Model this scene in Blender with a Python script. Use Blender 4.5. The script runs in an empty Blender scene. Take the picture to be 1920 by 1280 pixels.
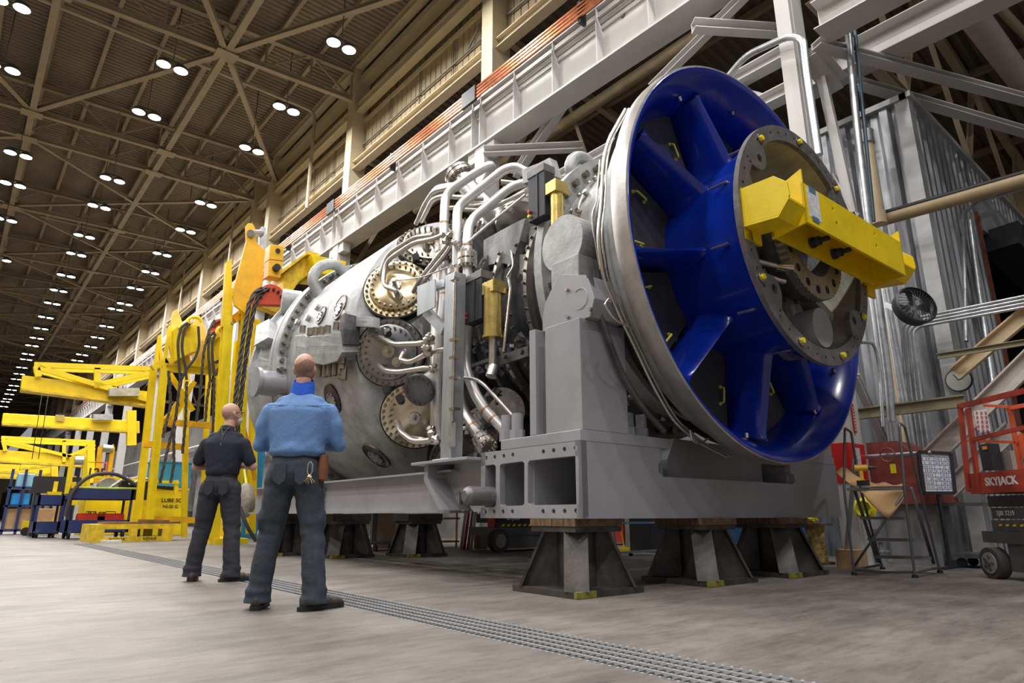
import bpy, bmesh, math, random
from mathutils import Vector as V, Matrix as MX, noise
from mathutils.geometry import tessellate_polygon
random.seed(7)
C=bpy.context.scene.collection; S=bpy.context.scene; PI=math.pi
# ---------------- camera ----------------
FPX=1210.; TH=math.atan(325/FPX); HC=.64
def yawof(vp): return math.atan((960-vp)/(FPX/math.cos(TH)))
YH=yawof(-106); YM=yawof(-45); DM=YH-YM          # hall yaw, machine yaw
cam=bpy.data.objects.new('camera',bpy.data.cameras.new('camera')); C.objects.link(cam)
cam.data.sensor_width=36; cam.data.lens=FPX/1920*36; cam.data.clip_end=500; cam.data.clip_start=.05
cam.location=(0,0,HC); cam.rotation_euler=(PI/2+TH,0,-YH); S.camera=cam
# ---------------- world, colour, light ----------------
w=bpy.data.worlds.new('world'); S.world=w; w.use_nodes=True
w.node_tree.nodes['Background'].inputs[0].default_value=(.93,.94,1,1)
w.node_tree.nodes['Background'].inputs[1].default_value=.32
S.view_settings.view_transform='Standard'; S.view_settings.look='None'; S.view_settings.gamma=1
S.view_settings.use_curve_mapping=False; S.view_settings.exposure=0.0
def area(name,loc,size,power,rot=(0,0,0),col=(1,.97,.945),sy=None):
    l=bpy.data.lights.new(name,'AREA'); l.energy=power; l.size=size; l.color=col
    if sy: l.shape='RECTANGLE'; l.size_y=sy
    else: l.shape='DISK'
    o=bpy.data.objects.new(name,l); C.objects.link(o); o.location=loc; o.rotation_euler=rot; return o
LAMP=345
for X in (-12.5,-8.5,-4.4,-.5,3.35,7.0):           # the hall's high-bay rows, the part over and beside the camera
    for Y,f_ in ((-4,1.1),(4,1),(12.5,.9),(20,.8),(28,.8)):
        if Y>13 and X>-4: continue
        area('bay_lamp',(X,Y,14.6),.5,LAMP*f_)
# ---------------- pixel to place ----------------
def _fr(yaw):
    Fh=V((math.sin(yaw),math.cos(yaw),0)); Z=V((0,0,1))
    return (Fh*math.cos(TH)+Z*math.sin(TH), V((math.cos(yaw),-math.sin(yaw),0)), -Fh*math.sin(TH)+Z*math.cos(TH))
_H=_fr(YH); _M=_fr(YM); CAM=V((0,0,HC))
def _at(fr,x,y,ax,v):
    d=FPX*fr[0]+(x-960)*fr[1]-(y-640)*fr[2]; return CAM+d*((v-CAM[ax])/d[ax])
def hp(x,y,ax,v): return _at(_H,x,y,ax,v)      # hall frame (world)
def mp(x,y,ax,v): return _at(_M,x,y,ax,v)      # machine frame
RM=MX.Rotation(-DM,4,'Z')
# ---------------- materials ----------------
MT={}
def mat(name,col,rough=.5,metal=0.,var=.12,scale=3.,bump=0.,bs=40.,emit=0,stretch=None,coat=0,col2=None,hi=None):
    if name in MT: return MT[name]
    m=bpy.data.materials.new(name); m.use_nodes=True; nt=m.node_tree; b=nt.nodes['Principled BSDF']
    b.inputs['Roughness'].default_value=rough; b.inputs['Metallic'].default_value=metal
    if coat: b.inputs['Coat Weight'].default_value=coat; b.inputs['Coat Roughness'].default_value=.12
    c=list(col)+[1]; b.inputs['Base Color'].default_value=c
    if emit: b.inputs['Emission Color'].default_value=c; b.inputs['Emission Strength'].default_value=emit
    if var or bump:
        tc=nt.nodes.new('ShaderNodeTexCoord'); vec=tc.outputs['Object']
        if stretch:
            mp_=nt.nodes.new('ShaderNodeMapping'); mp_.inputs['Scale'].default_value=stretch; nt.links.new(vec,mp_.inputs[0]); vec=mp_.outputs[0]
        if var:
            n=nt.nodes.new('ShaderNodeTexNoise'); n.inputs['Scale'].default_value=scale; n.inputs['Detail'].default_value=6; n.inputs['Roughness'].default_value=.65
            nt.links.new(vec,n.inputs['Vector'])
            r=nt.nodes.new('ShaderNodeValToRGB'); r.color_ramp.elements[0].position=.32; r.color_ramp.elements[1].position=.68
            a=col2 or [x*(1-var*1.4) for x in col]; z=hi or [min(1,x*(1+var)) for x in col]
            r.color_ramp.elements[0].color=list(a)+[1]; r.color_ramp.elements[1].color=list(z)+[1]
            nt.links.new(n.outputs['Fac'],r.inputs[0]); nt.links.new(r.outputs[0],b.inputs['Base Color'])
            if emit: nt.links.new(r.outputs[0],b.inputs['Emission Color'])
        if bump:
            n2=nt.nodes.new('ShaderNodeTexNoise'); n2.inputs['Scale'].default_value=bs; n2.inputs['Detail'].default_value=4; nt.links.new(vec,n2.inputs['Vector'])
            bp=nt.nodes.new('ShaderNodeBump'); bp.inputs['Strength'].default_value=bump; bp.inputs['Distance'].default_value=.02
            nt.links.new(n2.outputs['Fac'],bp.inputs['Height']); nt.links.new(bp.outputs[0],b.inputs['Normal'])
    MT[name]=m; return m
TAN=mat('tan_paint',(.31,.25,.165),.6,var=.1,scale=1.5)
TANL=mat('cream_paint',(.52,.44,.29),.55,var=.08,scale=1.5)
PANEL=mat('tan_wall_panel',(.42,.33,.2),.6,var=.1,scale=.8)
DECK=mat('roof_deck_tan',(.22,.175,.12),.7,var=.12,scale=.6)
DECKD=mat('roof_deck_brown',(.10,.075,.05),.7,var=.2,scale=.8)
WHITE=mat('white_steel_paint',(.56,.545,.53),.5,var=.06,scale=1.2)
COPPER=mat('copper_rail',(.72,.27,.13),.3,1.,var=.2,scale=9)
DARK=mat('dark_metal',(.03,.03,.032),.5,.3,var=.2)
BLACK=mat('black',(.012,.012,.013),.6,0,var=.1)
PIPE=mat('galvanised',(.52,.54,.56),.35,.85,var=.2,scale=8)
YEL=mat('yellow_paint',(.84,.62,.008),.38,0,var=.1,scale=2.5,bump=.05)
YELO=mat('amber_yellow_paint',(.84,.45,.01),.4,0,var=.14,scale=2.5)
YELD=mat('worn_yellow_paint',(.72,.5,.02),.5,0,var=.28,scale=5)
RED=mat('red_paint',(.55,.035,.02),.45,var=.15)
WOODB=mat('dark_timber',(.07,.045,.03),.8,var=.5,scale=4)
STEELD=mat('dark_plate_steel',(.075,.068,.062),.55,.5,var=.35,scale=5,bump=.1)
LENS=mat('lamp_lens',(1,.98,.95),.5,emit=28,var=0)
# ---------------- mesh builder ----------------
class MB:
    def __init__(s): s.v=[]; s.f=[]; s.sm=[]
    def add(s,vs,fs,smooth=False):
        n=len(s.v); s.v+= [V(p) for p in vs]; s.f+=[tuple(i+n for i in f) for f in fs]; s.sm+=[smooth]*len(fs); return s
    def box(s,x0,x1,y0,y1,z0,z1):
        if x0>x1:x0,x1=x1,x0
        if y0>y1:y0,y1=y1,y0
        if z0>z1:z0,z1=z1,z0
        return s.add([(x,y,z) for z in (z0,z1) for y in (y0,y1) for x in (x0,x1)],[(0,2,3,1),(4,5,7,6),(0,1,5,4),(2,6,7,3),(0,4,6,2),(1,3,7,5)])
    def fr(s,p,q,up=(0,0,1)):
        p=V(p);q=V(q); d=(q-p).normalized(); up=V(up)
        if abs(d.dot(up))>.98: up=V((1,0,0)) if abs(d.x)<.9 else V((0,1,0))
        r=d.cross(up).normalized(); u=r.cross(d).normalized(); return p,q,r,u
    def prof(s,p,q,poly,up=(0,0,1),smooth=False,cap=True):
        p,q,r,u=s.fr(p,q,up); n=len(poly)
        vs=[b+r*x+u*y for b in (p,q) for x,y in poly]
        fs=[(i,(i+1)%n,n+(i+1)%n,n+i) for i in range(n)]
        s.add(vs,fs,smooth)
        if cap:
            if n<=4: s.add(vs,[tuple(range(n-1,-1,-1)),tuple(range(n,2*n))])
            else:
                t=tessellate_polygon([[V((x,y,0)) for x,y in poly]])
                s.add(vs,[(c,b_,a) for a,b_,c in t]+[(a+n,b_+n,c+n) for a,b_,c in t])
        return s
    def bar(s,p,q,w,h,up=(0,0,1)): return s.prof(p,q,[(-w/2,-h/2),(w/2,-h/2),(w/2,h/2),(-w/2,h/2)],up)
    def ibeam(s,p,q,w,h,t=.03,up=(0,0,1)):
        a=w/2;b=h/2;c=t/2
        return s.prof(p,q,[(-a,-b),(a,-b),(a,-b+t),(c,-b+t),(c,b-t),(a,b-t),(a,b),(-a,b),(-a,b-t),(-c,b-t),(-c,-b+t),(-a,-b+t)],up)
    def chan(s,p,q,w,h,t=.02,up=(0,0,1)):
        a=w/2;b=h/2
        return s.prof(p,q,[(-a,-b),(a,-b),(a,-b+t),(-a+t,-b+t),(-a+t,b-t),(a,b-t),(a,b),(-a,b)],up)
    def ang(s,p,q,w,t=.015,up=(0,0,1)):
        return s.prof(p,q,[(0,0),(w,0),(w,t),(t,t),(t,w),(0,w)],up)
    def cyl(s,p,q,r,r2=None,n=20,cap=True,smooth=True):
        r2=r if r2 is None else r2; p,q,a,u=s.fr(p,q)
        vs=[c+(a*math.cos(2*PI*i/n)+u*math.sin(2*PI*i/n))*R for c,R in ((p,r),(q,r2)) for i in range(n)]
        s.add(vs,[(i,(i+1)%n,n+(i+1)%n,n+i) for i in range(n)],smooth)
        if cap: s.add(vs,[tuple(range(n-1,-1,-1)),tuple(range(n,2*n))])
        return s
    def tube(s,pts,r,n=12,bend=0.,cap=True,seg=5):
        pts=[V(p) for p in pts]
        if bend and len(pts)>2:
            o=[pts[0]]
            for i in range(1,len(pts)-1):
                a,b,c=pts[i-1],pts[i],pts[i+1]; d1=(a-b);d2=(c-b); k=min(bend,d1.length*.45,d2.length*.45)
                A=b+d1.normalized()*k; B=b+d2.normalized()*k
                for j in range(seg+1):
                    t=j/seg; o.append(A*(1-t)**2+b*2*t*(1-t)+B*t*t)
            o.append(pts[-1]); pts=o
        N=len(pts); tg=[(pts[min(i+1,N-1)]-pts[max(i-1,0)]).normalized() for i in range(N)]
        up=V((0,0,1)) if abs(tg[0].z)<.9 else V((1,0,0)); vs=[]
        rr=r if isinstance(r,(list,tuple)) else None
        for i in range(N):
            a=tg[i].cross(up); 
            if a.length<1e-4: a=tg[i].cross(V((.3,.5,.8)))
            a.normalize(); up=a.cross(tg[i]).normalized()
            R=(rr[0]+(rr[1]-rr[0])*i/(N-1)) if rr else r
            vs+=[pts[i]+(a*math.cos(2*PI*j/n)+up*math.sin(2*PI*j/n))*R for j in range(n)]
        fs=[(i*n+j,i*n+(j+1)%n,(i+1)*n+(j+1)%n,(i+1)*n+j) for i in range(N-1) for j in range(n)]
        s.add(vs,fs,True)
        if cap: s.add(vs,[tuple(range(n-1,-1,-1)),tuple((N-1)*n+j for j in range(n))])
        return s
    def lathe(s,prof,o=(0,0,0),ax=(0,1,0),n=64,a0=0,a1=2*PI,smooth=True,sharp=True,ref=None):
        # prof: (t along axis, r)
        o=V(o);ax=V(ax).normalized(); e1=V(ref) if ref else (V((1,0,0)) if abs(ax.x)<.9 else V((0,1,0))); e1=(e1-ax*e1.dot(ax)).normalized(); e2=ax.cross(e1)
        full=abs(a1-a0-2*PI)<1e-6; m=n if full else n+1
        for k in range(len(prof)-1):
            vs=[]
            for t,r in (prof[k],prof[k+1]):
                vs+=[o+ax*t+(e1*math.cos(a0+(a1-a0)*i/n)+e2*math.sin(a0+(a1-a0)*i/n))*r for i in range(m)]
            s.add(vs,[(i,(i+1)%m,m+(i+1)%m,m+i) for i in range(n if full else n)],smooth)
        return s
    def plate(s,outer,holes,o,e1,e2,t):
        # flat plate in the plane (e1,e2) at o, thickness t along e1 x e2, real holes
        o=V(o);e1=V(e1);e2=V(e2);nn=e1.cross(e2).normalized()*t
        loops=[[V((x,y,0)) for x,y in outer]]+[[V((x,y,0)) for x,y in h] for h in holes]
        flat=[p for l in loops for p in l]; N=len(flat)
        tri=tessellate_polygon(loops)
        vs=[o+e1*p.x+e2*p.y for p in flat]+[o+e1*p.x+e2*p.y+nn for p in flat]
        fs=[(c,b,a) for a,b,c in tri]+[(a+N,b+N,c+N) for a,b,c in tri]; k=0
        for l in loops:
            m=len(l); fs+=[(k+i,k+(i+1)%m,N+k+(i+1)%m,N+k+i) for i in range(m)]; k+=m
        return s.add(vs,fs)
    def hexb(s,p,d,r,h,n=6):
        p=V(p);d=V(d).normalized(); return s.cyl(p,p+d*h,r,n=n,smooth=False)
    def build(s,name,m,parent=None,frame=None,org=None,bevel=0,kind=None):
        me=bpy.data.meshes.new(name)
        fr=frame; og=V(org) if org is not None else V((0,0,0))
        if parent is not None: og=ORG[parent.name]
        elif org is None and s.v:
            xs=[v.x for v in s.v];ys=[v.y for v in s.v];og=V(((min(xs)+max(xs))/2,(min(ys)+max(ys))/2,min(v.z for v in s.v)))
        me.from_pydata([v-og for v in s.v],[],s.f); me.materials.append(m)
        me.polygons.foreach_set('use_smooth',s.sm); me.update()
        bm=bmesh.new(); bm.from_mesh(me); bmesh.ops.remove_doubles(bm,verts=bm.verts,dist=1e-5)
        bmesh.ops.recalc_face_normals(bm,faces=bm.faces)
        for e in bm.edges:
            if len(e.link_faces)==2 and e.calc_face_angle(0)>.7: e.smooth=False
        bm.to_mesh(me); bm.free()
        o=bpy.data.objects.new(name,me); C.objects.link(o); ORG[o.name]=og
        if parent is not None: o.parent=parent
        elif fr=='M': o.location=RM@og; o.rotation_euler=(0,0,-DM)
        else: o.location=og
        if bevel:
            b=o.modifiers.new('bevel','BEVEL'); b.width=bevel; b.segments=2; b.limit_method='ANGLE'
        if kind: o['kind']=kind
        return o
ORG={}
def tag(o,label,cat,group=None,kind=None):
    o['label']=label; o['category']=cat
    if group:o['group']=group
    if kind:o['kind']=kind
    return o
def thing(name,label,cat,org,frame=None,group=None):
    o=bpy.data.objects.new(name,None); C.objects.link(o); o.empty_display_size=.2; org=V(org); ORG[o.name]=org
    if frame=='M': o.location=RM@org; o.rotation_euler=(0,0,-DM)
    else: o.location=org
    return tag(o,label,cat,group)
def copy_tree(o,parent=None):
    c=o.copy(); C.objects.link(c)
    if parent is not None:c.parent=parent
    for ch in [x for x in bpy.data.objects if x.parent==o]: copy_tree(ch,c)
    return c
def circ(cx,cy,r,n=16,a0=0): return [(cx+r*math.cos(a0+2*PI*i/n),cy+r*math.sin(a0+2*PI*i/n)) for i in range(n)]
def text(name,body,o,right,up,size,m,parent=None,frame=None,ext=.002,label=None,bold=0):
    cu=bpy.data.curves.new('t','FONT'); cu.body=body; cu.size=size; cu.extrude=ext; cu.align_x='CENTER'; cu.align_y='CENTER'; cu.offset=bold*size
    ob=bpy.data.objects.new('t',cu); me=bpy.data.meshes.new_from_object(ob); bpy.data.objects.remove(ob)
    r=V(right).normalized();u=V(up).normalized();n=r.cross(u); mm=MB(); oo=V(o)
    mm.v=[oo+r*v.co.x+u*v.co.y+n*v.co.z for v in me.vertices]; mm.f=[tuple(p.vertices) for p in me.polygons]; mm.sm=[False]*len(mm.f)
    return mm.build(name,m,parent,frame)
def structure(name,mb,m): return mb.build(name,m,kind='structure')
def lamps_spot(): pass
# ================= HALL =================
WX=9.5; ZN=16.0; ZD=17.6
COLY=[3.65,11.9,20.3,28.6,30.9,39.1,47.4,55.7,64.,72.3,80.6,88.9,97.2,105.5,113.8,122.,130.,138.]
FLOOR=mat('concrete_floor',(.20,.178,.158),.55,var=.22,scale=.9,bump=.06,bs=9,stretch=(1,1,1))
# extra wear on the concrete: streaks and stains with shapes of their own
nt=FLOOR.node_tree; b=nt.nodes['Principled BSDF']; src=b.inputs['Base Color'].links[0].from_socket
tc=nt.nodes.new('ShaderNodeTexCoord')
def _nz(sc,st,lo,hi,c0,c1,prev,fac=1.):
    mpn=nt.nodes.new('ShaderNodeMapping'); mpn.inputs['Scale'].default_value=st; mpn.inputs['Rotation'].default_value=(0,0,.5*len(nt.nodes))
    nt.links.new(tc.outputs['Object'],mpn.inputs[0]); n=nt.nodes.new('ShaderNodeTexNoise'); n.inputs['Scale'].default_value=sc; n.inputs['Detail'].default_value=8; n.inputs['Roughness'].default_value=.7
    nt.links.new(mpn.outputs[0],n.inputs['Vector']); r=nt.nodes.new('ShaderNodeValToRGB'); r.color_ramp.elements[0].position=lo; r.color_ramp.elements[1].position=hi
    r.color_ramp.elements[0].color=(c0,c0,c0,1); r.color_ramp.elements[1].color=(c1,c1,c1,1); nt.links.new(n.outputs['Fac'],r.inputs[0])
    mx=nt.nodes.new('ShaderNodeMix'); mx.data_type='RGBA'; mx.blend_type='MULTIPLY'; mx.inputs[0].default_value=fac
    nt.links.new(prev,mx.inputs[6]); nt.links.new(r.outputs[0],mx.inputs[7]); return mx.outputs[2]
o_=_nz(1.2,(1,3.5,1),.36,.6,.5,1.,src,.8); o_=_nz(3.5,(1,6,1),.3,.5,.5,1.,o_,.75); o_=_nz(9,(1,9,1),.28,.42,.45,1.,o_,.6); nt.links.new(o_,b.inputs['Base Color'])
GX0,GX1=2.33,2.74
f=MB().box(-20,GX0,-14,260,-.02,0).box(GX1,40,-14,260,-.02,0).box(GX0,GX1,18.2,260,-.02,0).box(GX0-.04,GX1+.04,-14,18.3,-.4,-.36)
f.box(GX0-.04,GX0,-14,18.3,-.38,-.02).box(GX1,GX1+.04,-14,18.3,-.38,-.02)
structure('floor',f,FLOOR)
# floor grate
GALV=mat('galvanised_grate',(.5,.5,.52),.35,.8,var=.2,scale=20)
t=thing('floor_grate','long galvanised steel trench grate running flush across the concrete floor','grate',(GX0,-1,-.04))
g=MB()
for y in [i*.045-3 for i in range(473)]: g.box(GX0+.01,GX1-.01,y,y+.006,-.035,-.003)
g.build('cross_bars',mat('grate_bar_steel',(.24,.235,.23),.5,.4,var=.2,scale=20),t)
g=MB()
for i in range(6):
    x=GX0+.012+i*(GX1-GX0-.024)/5; 
    g.box(x-.004,x+.004,-3,18.2,-.036,.001)
for i in range(6):
    x=GX0+.012+i*(GX1-GX0-.024)/5
    for y in [k*.045-3 for k in range(300)]: g.box(x-.006,x+.006,y-.003,y+.01,-.01,.002)
g.build('long_bars',mat('bright_grate_steel',(.7,.7,.72),.35,.4,var=.05),t)
g=MB().box(GX0,GX0+.012,-3,18.2,-.04,.001).box(GX1-.012,GX1,-3,18.2,-.04,.001); g.build('edge_angle',GALV,t)
# corrugated strips
def corrug(mb,x0,x1,y0,y1,z,pitch,h,along='X',sl=0):
    # ribs run along X (or Y); trapezoid profile
    L=(y1-y0) if along=='X' else (x1-x0); n=int(L/pitch); pr=[]
    for i in range(n):
        a=i*pitch; pr+=[(a,0),(a+pitch*.35,0),(a+pitch*.5,h),(a+pitch*.85,h)]
    pr.append((n*pitch,0))
    vs=[]
    for a,hh in pr:
        if along=='X': vs+=[(x0,y0+a,z+hh),(x1,y0+a,z+hh+sl*(x1-x0))]
        else: vs+=[(x0+a,y0,z+hh),(x0+a,y1,z+hh)]
    mb.add(vs,[(2*i,2*i+1,2*i+3,2*i+2) for i in range(len(pr)-1)])
c=MB(); corrug(c,-22,WX+.6,-14,60,ZD,.22,.06); c.box(-22,WX+.6,60,260,ZD,ZD+.05)
structure('ceiling',c,DECK)
# purlins under the deck
c=MB()
X=-20
while X<9.3:
    c.ibeam((X,-14,ZD-.13),(X,230,ZD-.13),.13,.22,.015); X+=1.55
structure('trim_1',c,TAN)
# roof trusses on each column line, and the horizontal bracing
XN=[9.5,4.75,0,-4.75,-9.5,-14.2]
def strut(mb,p,q,w=.16,h=.16): mb.ibeam(p,q,w,h,.02)
for i,y in enumerate(COLY):
    sk=.8*max(0,1-i/5)
    if 3<i<8: sk=.3
    m=MB(); Y=lambda x:y+(9.5-x)/4.75*sk*.9
    for a,b2 in zip(XN[:-1],XN[1:]): m.ibeam((a,Y(a),ZN),(b2,Y(b2),ZN),.2,.2,.02)
    m.ibeam((9.5,Y(9.5),ZD-.4),(XN[-1],Y(XN[-1]),ZD-.4),.2,.2,.02)
    x=9.2;k=0
    while x>-13.5:
        m.ang((x,Y(x),ZN),(x,Y(x),ZD-.4),.07); x2=x-1.6
        m.ang((x,Y(x),ZN if k%2==0 else ZD-.4),(x2,Y(x2),ZD-.4 if k%2==0 else ZN),.07); x-=1.6;k+=1
    for xx in XN[1:4]: m.box(xx-.35,xx+.35,Y(xx)-.25,Y(xx)+.25,ZN-.13,ZN-.11)
    tag(m.build('roof_truss',TAN),'tan steel roof truss spanning the hall, '+(["nearest the camera","second from the camera","third from the camera","at the near side of the narrow bay","at the far side of the narrow bay"][i] if i<5 else "far down the hall"),'truss','roof trusses across the hall',)
m=MB()
for xx in XN[1:]:
    m.ibeam((xx,-10,ZN+.02),(xx+.9*0,230,ZN+.02),.22,.2,.02)
    m.ibeam((xx,-10,ZD-.35),(xx,230,ZD-.35),.18,.18,.02)
structure('trim_2',m,TAN)
def nodeY(i,x):
    sk=.8*max(0,1-i/5)
    if 3<i<8: sk=.3
    return COLY[i]+(9.5-x)/4.75*sk*.9
for i in range(len(COLY)-1):
    if i==3: continue
    m=MB()
    P=lambda j,x:(x,nodeY(j,x),ZN+.02)
    if i<=2:
        for a,b2 in (((i,XN[1]),(i+1,XN[0])),((i,XN[1]),(i+1,XN[2])),((i,XN[3]),(i+1,XN[2])),((i,XN[3]),(i+1,XN[4]))):
            if i==1: a,b2=(i,b2[1]),(i+1,a[1])
            strut(m,P(*a),P(*b2),.2,.16)
    else:
        for a,b2 in ((0,2),(2,4)):
            strut(m,P(i,XN[a]),P(i+1,XN[b2])); strut(m,P(i,XN[b2]),P(i+1,XN[a]))
    n_=["the nearest bay","the second bay","the third bay"]
    tag(m.build('roof_bracing',TAN),'flat tan diagonal wind bracing below the roof in '+(n_[i] if i<3 else 'a bay far down the hall'),'bracing','diagonal bracing below the roof')
# sprinkler main below the deck
for yy,rr in ((23.5,.07),(33.5,.05),(43,.05)):
    m=MB().tube([(-14,yy,ZD-.55),(9.1,yy,ZD-.55),(9.1,yy,12.6)],rr,bend=.4)
    tag(m.build('sprinkler_pipe',mat('tan_pipe',(.42,.35,.24),.4,var=.1)),{23.5:'tan pipe under the deck bending down beside the wall column, nearest one',33.5:'second tan pipe across the roof past the narrow bay',43:'third tan pipe across the roof'}[yy],'pipe')
# upper wall columns
for i,y in enumerate(COLY):
    m=MB().ibeam((WX,y,11.2),(WX,y,ZN+.4),.5,.52,.035,up=(0,1,0)) if False else MB().box(WX-.28,WX-.24,y-.24,y+.24,11,ZD-.1).box(WX+.3,WX+.34,y-.24,y+.24,11,ZD-.1).box(WX-.24,WX+.3,y-.03,y+.03,11,ZD-.1)
    m.box(WX-.26,WX+.34,y-.22,y-.2,11,ZD-.1)
    m.build(f'wall_right_column_{i}',TANL,kind='structure').name='trim_%d'%(10+i)
# wall panel bands and beams between
WPX=WX+.25
m=MB()
def ribwall(mb,x,y0,y1,z0,z1,pitch=.3,h=.03):
    n=int((y1-y0)/pitch); vs=[]; pr=[]
    for i in range(n):
        a=y0+i*pitch; pr+=[(a,0),(a+pitch*.82,0),(a+pitch*.86,h),(a+pitch*.96,h)]
    pr.append((y1,0))
    for a,hh in pr: vs+=[(x+hh,a,z0),(x+hh,a,z1)]
    mb.add(vs,[(2*i,2*i+1,2*i+3,2*i+2) for i in range(len(pr)-1)])
ribwall(m,WPX,3.,140,13.5,15.1); ribwall(m,WPX+.15,3.,140,15.1,ZD)
structure('wall_right',m,PANEL)
m=MB()
for z,hh,w_ in ((13.1,.32,.3),(15.55,.34,.3)): m.ibeam((WX-.02,-6,z),(WX-.02,140,z),w_,hh,.03)
m.box(WPX-.2,WPX+.1,-6,140,13.36,13.5).box(WPX-.08,WPX+.1,-6,140,15.05,15.2).box(WX-.1,WX+.3,-6,140,16.7,16.95)
m.ibeam((WX-.15,-6,ZD-.15),(WX-.15,140,ZD-.15),.3,.35,.03)
structure('trim_3',m,TANL)
m=MB()
for i in range(len(COLY)-1):
    y0,y1=COLY[i]+.3,COLY[i+1]-.3
    n=max(1,int((y1-y0)/1.9))
    for k in range(1,n): 
        y=y0+(y1-y0)*k/n; m.ang((WPX-.03,y,13.6),(WPX-.03,y,15.1),.04,.008); m.ang((WPX-.03,y+.1,13.6),(WPX-.03,y+.1,15.1),.04,.008); m.bar((WPX+.1,y,15.3),(WPX+.1,y,16.7),.05,.03)
structure('trim_4',m,TAN)
m=MB().tube([(WPX-.08,3.9,13.9),(WPX-.08,11.6,14.15)],.035).tube([(WPX-.08,12.3,14.1),(WPX-.08,20,14.05)],.035).tube([(WPX-.08,20.7,14.05),(WPX-.08,28.3,14.0)],.03)
tag(m.build('conduit',mat('grey_conduit',(.2,.19,.17),.4,.5)),'thin grey conduit along the upper tan wall panels','conduit')
m=MB().tube([(WPX-.1,11.5,15.4),(WPX-.1,12.2,15.2),(WPX-.1,13.4,14.1)],.035,bend=.2)
tag(m.build('conduit',MT['grey_conduit']),'grey conduit drop slanting down beside the first upper column','conduit')
# crane girder
GXF=9.0; GZ0=9.9; GZ1=11.4
g=thing('crane_girder','deep white crane runway girder with stiffeners under copper rails','girder',(GXF,20,GZ0))
def girder_seg():
    m=MB()
    m.box(GXF-.02,GXF+.62,-8,140,GZ0,GZ0+.05)               # bottom flange
    m.box(GXF+.22,GXF+.25,-8,140,GZ0+.05,GZ1)                # web
    m.box(GXF+.02,GXF+.5,-8,140,GZ1-.04,GZ1)
    return m
girder_seg().build('web_and_flanges',WHITE,g)
m=MB()
for z,d in ((GZ1-.22,.17),(GZ1-.34,.1),(GZ1-.46,.05)): m.box(GXF+.22-d,GXF+.22,-8,140,z-.05,z+.05)
m.build('rail_brackets',WHITE,g)
m=MB(); ys=[]
for i in range(len(COLY)-1):
    a,b2=COLY[i],COLY[i+1]; n=6 if b2-a>4 else 2
    ys+=[a+(b2-a)*k/n for k in range(n)]+[a+.35]
for y in ys:
    m.box(GXF+.0,GXF+.22,y-.012,y+.012,GZ0+.05,GZ1-.25).box(GXF+.02,GXF+.5,y-.01,y+.01,GZ1-.6,GZ1-.02)
m.build('stiffener',WHITE,g,kind='stuff')
text('stencil_number','2',hp(776,315,0,GXF+.2),(0,-1,0),(0,0,1),.28,BLACK,g); text('stencil_number','3',hp(1168,26,0,GXF+.2),(0,-1,0),(0,0,1),.28,BLACK,g)
cr=thing('conductor_rails','four bright copper conductor rails running along the top of the white girder','rail',(GXF-.2,20,GZ1+.1))
for k in range(4):
    z=GZ1+.02+.0*k; MB().box(GXF-.26,GXF-.22,-8,140,GZ1-.26+k*.1,GZ1-.26+k*.1+.05).build('rail',COPPER,cr)
for y in [3.9,8.05,12.1,16.2,20.4,24.5,28.8,33,37,41]:
    (MB().box(GXF-.28,GXF-.2,y-.35,y+.25,GZ1-.3,GZ1+.14) if y in (12.1,20.4,28.8,3.9) else MB().box(GXF-.22,GXF-.03,y-.04,y+.04,GZ1-.36,GZ1+.2)).build('insulator_block',DARK,cr)
# lower columns below the girder
REDB=mat('red_band_paint',(.6,.02,.02),.45,var=.1)
for i,y in enumerate(COLY):
    x=9.02
    if i==0: y=3.82
    hw=.115 if i==0 else .2
    m=MB().box(x,x+.5,y-hw,y+hw,0,GZ0).box(x-.03,x+.03,y-hw-.03,y+hw+.03,0,.04).box(x-.03,x+.55,y-hw-.04,y+hw+.04,0,.02).box(x+.035,x+.3,y-.55,y+.55,GZ0-.35,GZ0).box(x+.1,x+.4,y-hw-.012,y-hw,0,GZ0)
    o=m.build('trim_%d'%(40+i),WHITE,kind='structure')
    if i==0:
        zb0,zb1=hp(1580,905,0,9.).z,hp(1572,830,0,9.).z
        MB().box(x-.005,x+.505,y-hw-.016,y+hw+.005,zb0,zb1).build('trim_70',REDB,kind='structure')
# aisle roof behind the girder
AZ_=14.2
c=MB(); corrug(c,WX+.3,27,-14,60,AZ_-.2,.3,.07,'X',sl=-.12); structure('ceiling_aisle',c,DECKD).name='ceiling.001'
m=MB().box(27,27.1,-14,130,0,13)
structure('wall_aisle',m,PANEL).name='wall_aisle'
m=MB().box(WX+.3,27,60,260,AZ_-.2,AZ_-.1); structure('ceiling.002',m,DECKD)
# aisle trusses
for i,y in enumerate(COLY[:8]):
    m=MB(); zt=lambda x:AZ_-.45-.12*(x-9.8)
    m.ibeam((9.8,y,zt(9.8)),(26.9,y,zt(26.9)),.2,.25,.02); m.ibeam((9.8,y,9.2),(26.9,y,9.2),.2,.2,.02)
    xs=[9.8+2.1*k for k in range(8)]
    for k,xx in enumerate(xs[:-1]):
        a=(xx,y,zt(xx)) if k%2 else (xx,y,9.2); b_=(xs[k+1],y,9.2) if k%2 else (xs[k+1],y,zt(xs[k+1])); m.ang(a,b_,.12,.02)
    tag(m.build('aisle_truss',TAN),'tan lattice truss under the dark low aisle roof '+('in front of the metal shed' if i==0 else 'behind the white girder' if i<4 else 'far down the aisle'),'truss','trusses under the low aisle roof')
m=MB()
for xx in (11.5,14,17,20,24): m.ibeam((xx,-10,AZ_-.35-.12*(xx-9.8)),(xx,80,AZ_-.35-.12*(xx-9.8)),.15,.2,.02)
structure('trim_71',m,mat('brown_steel',(.2,.15,.1),.6))
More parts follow.
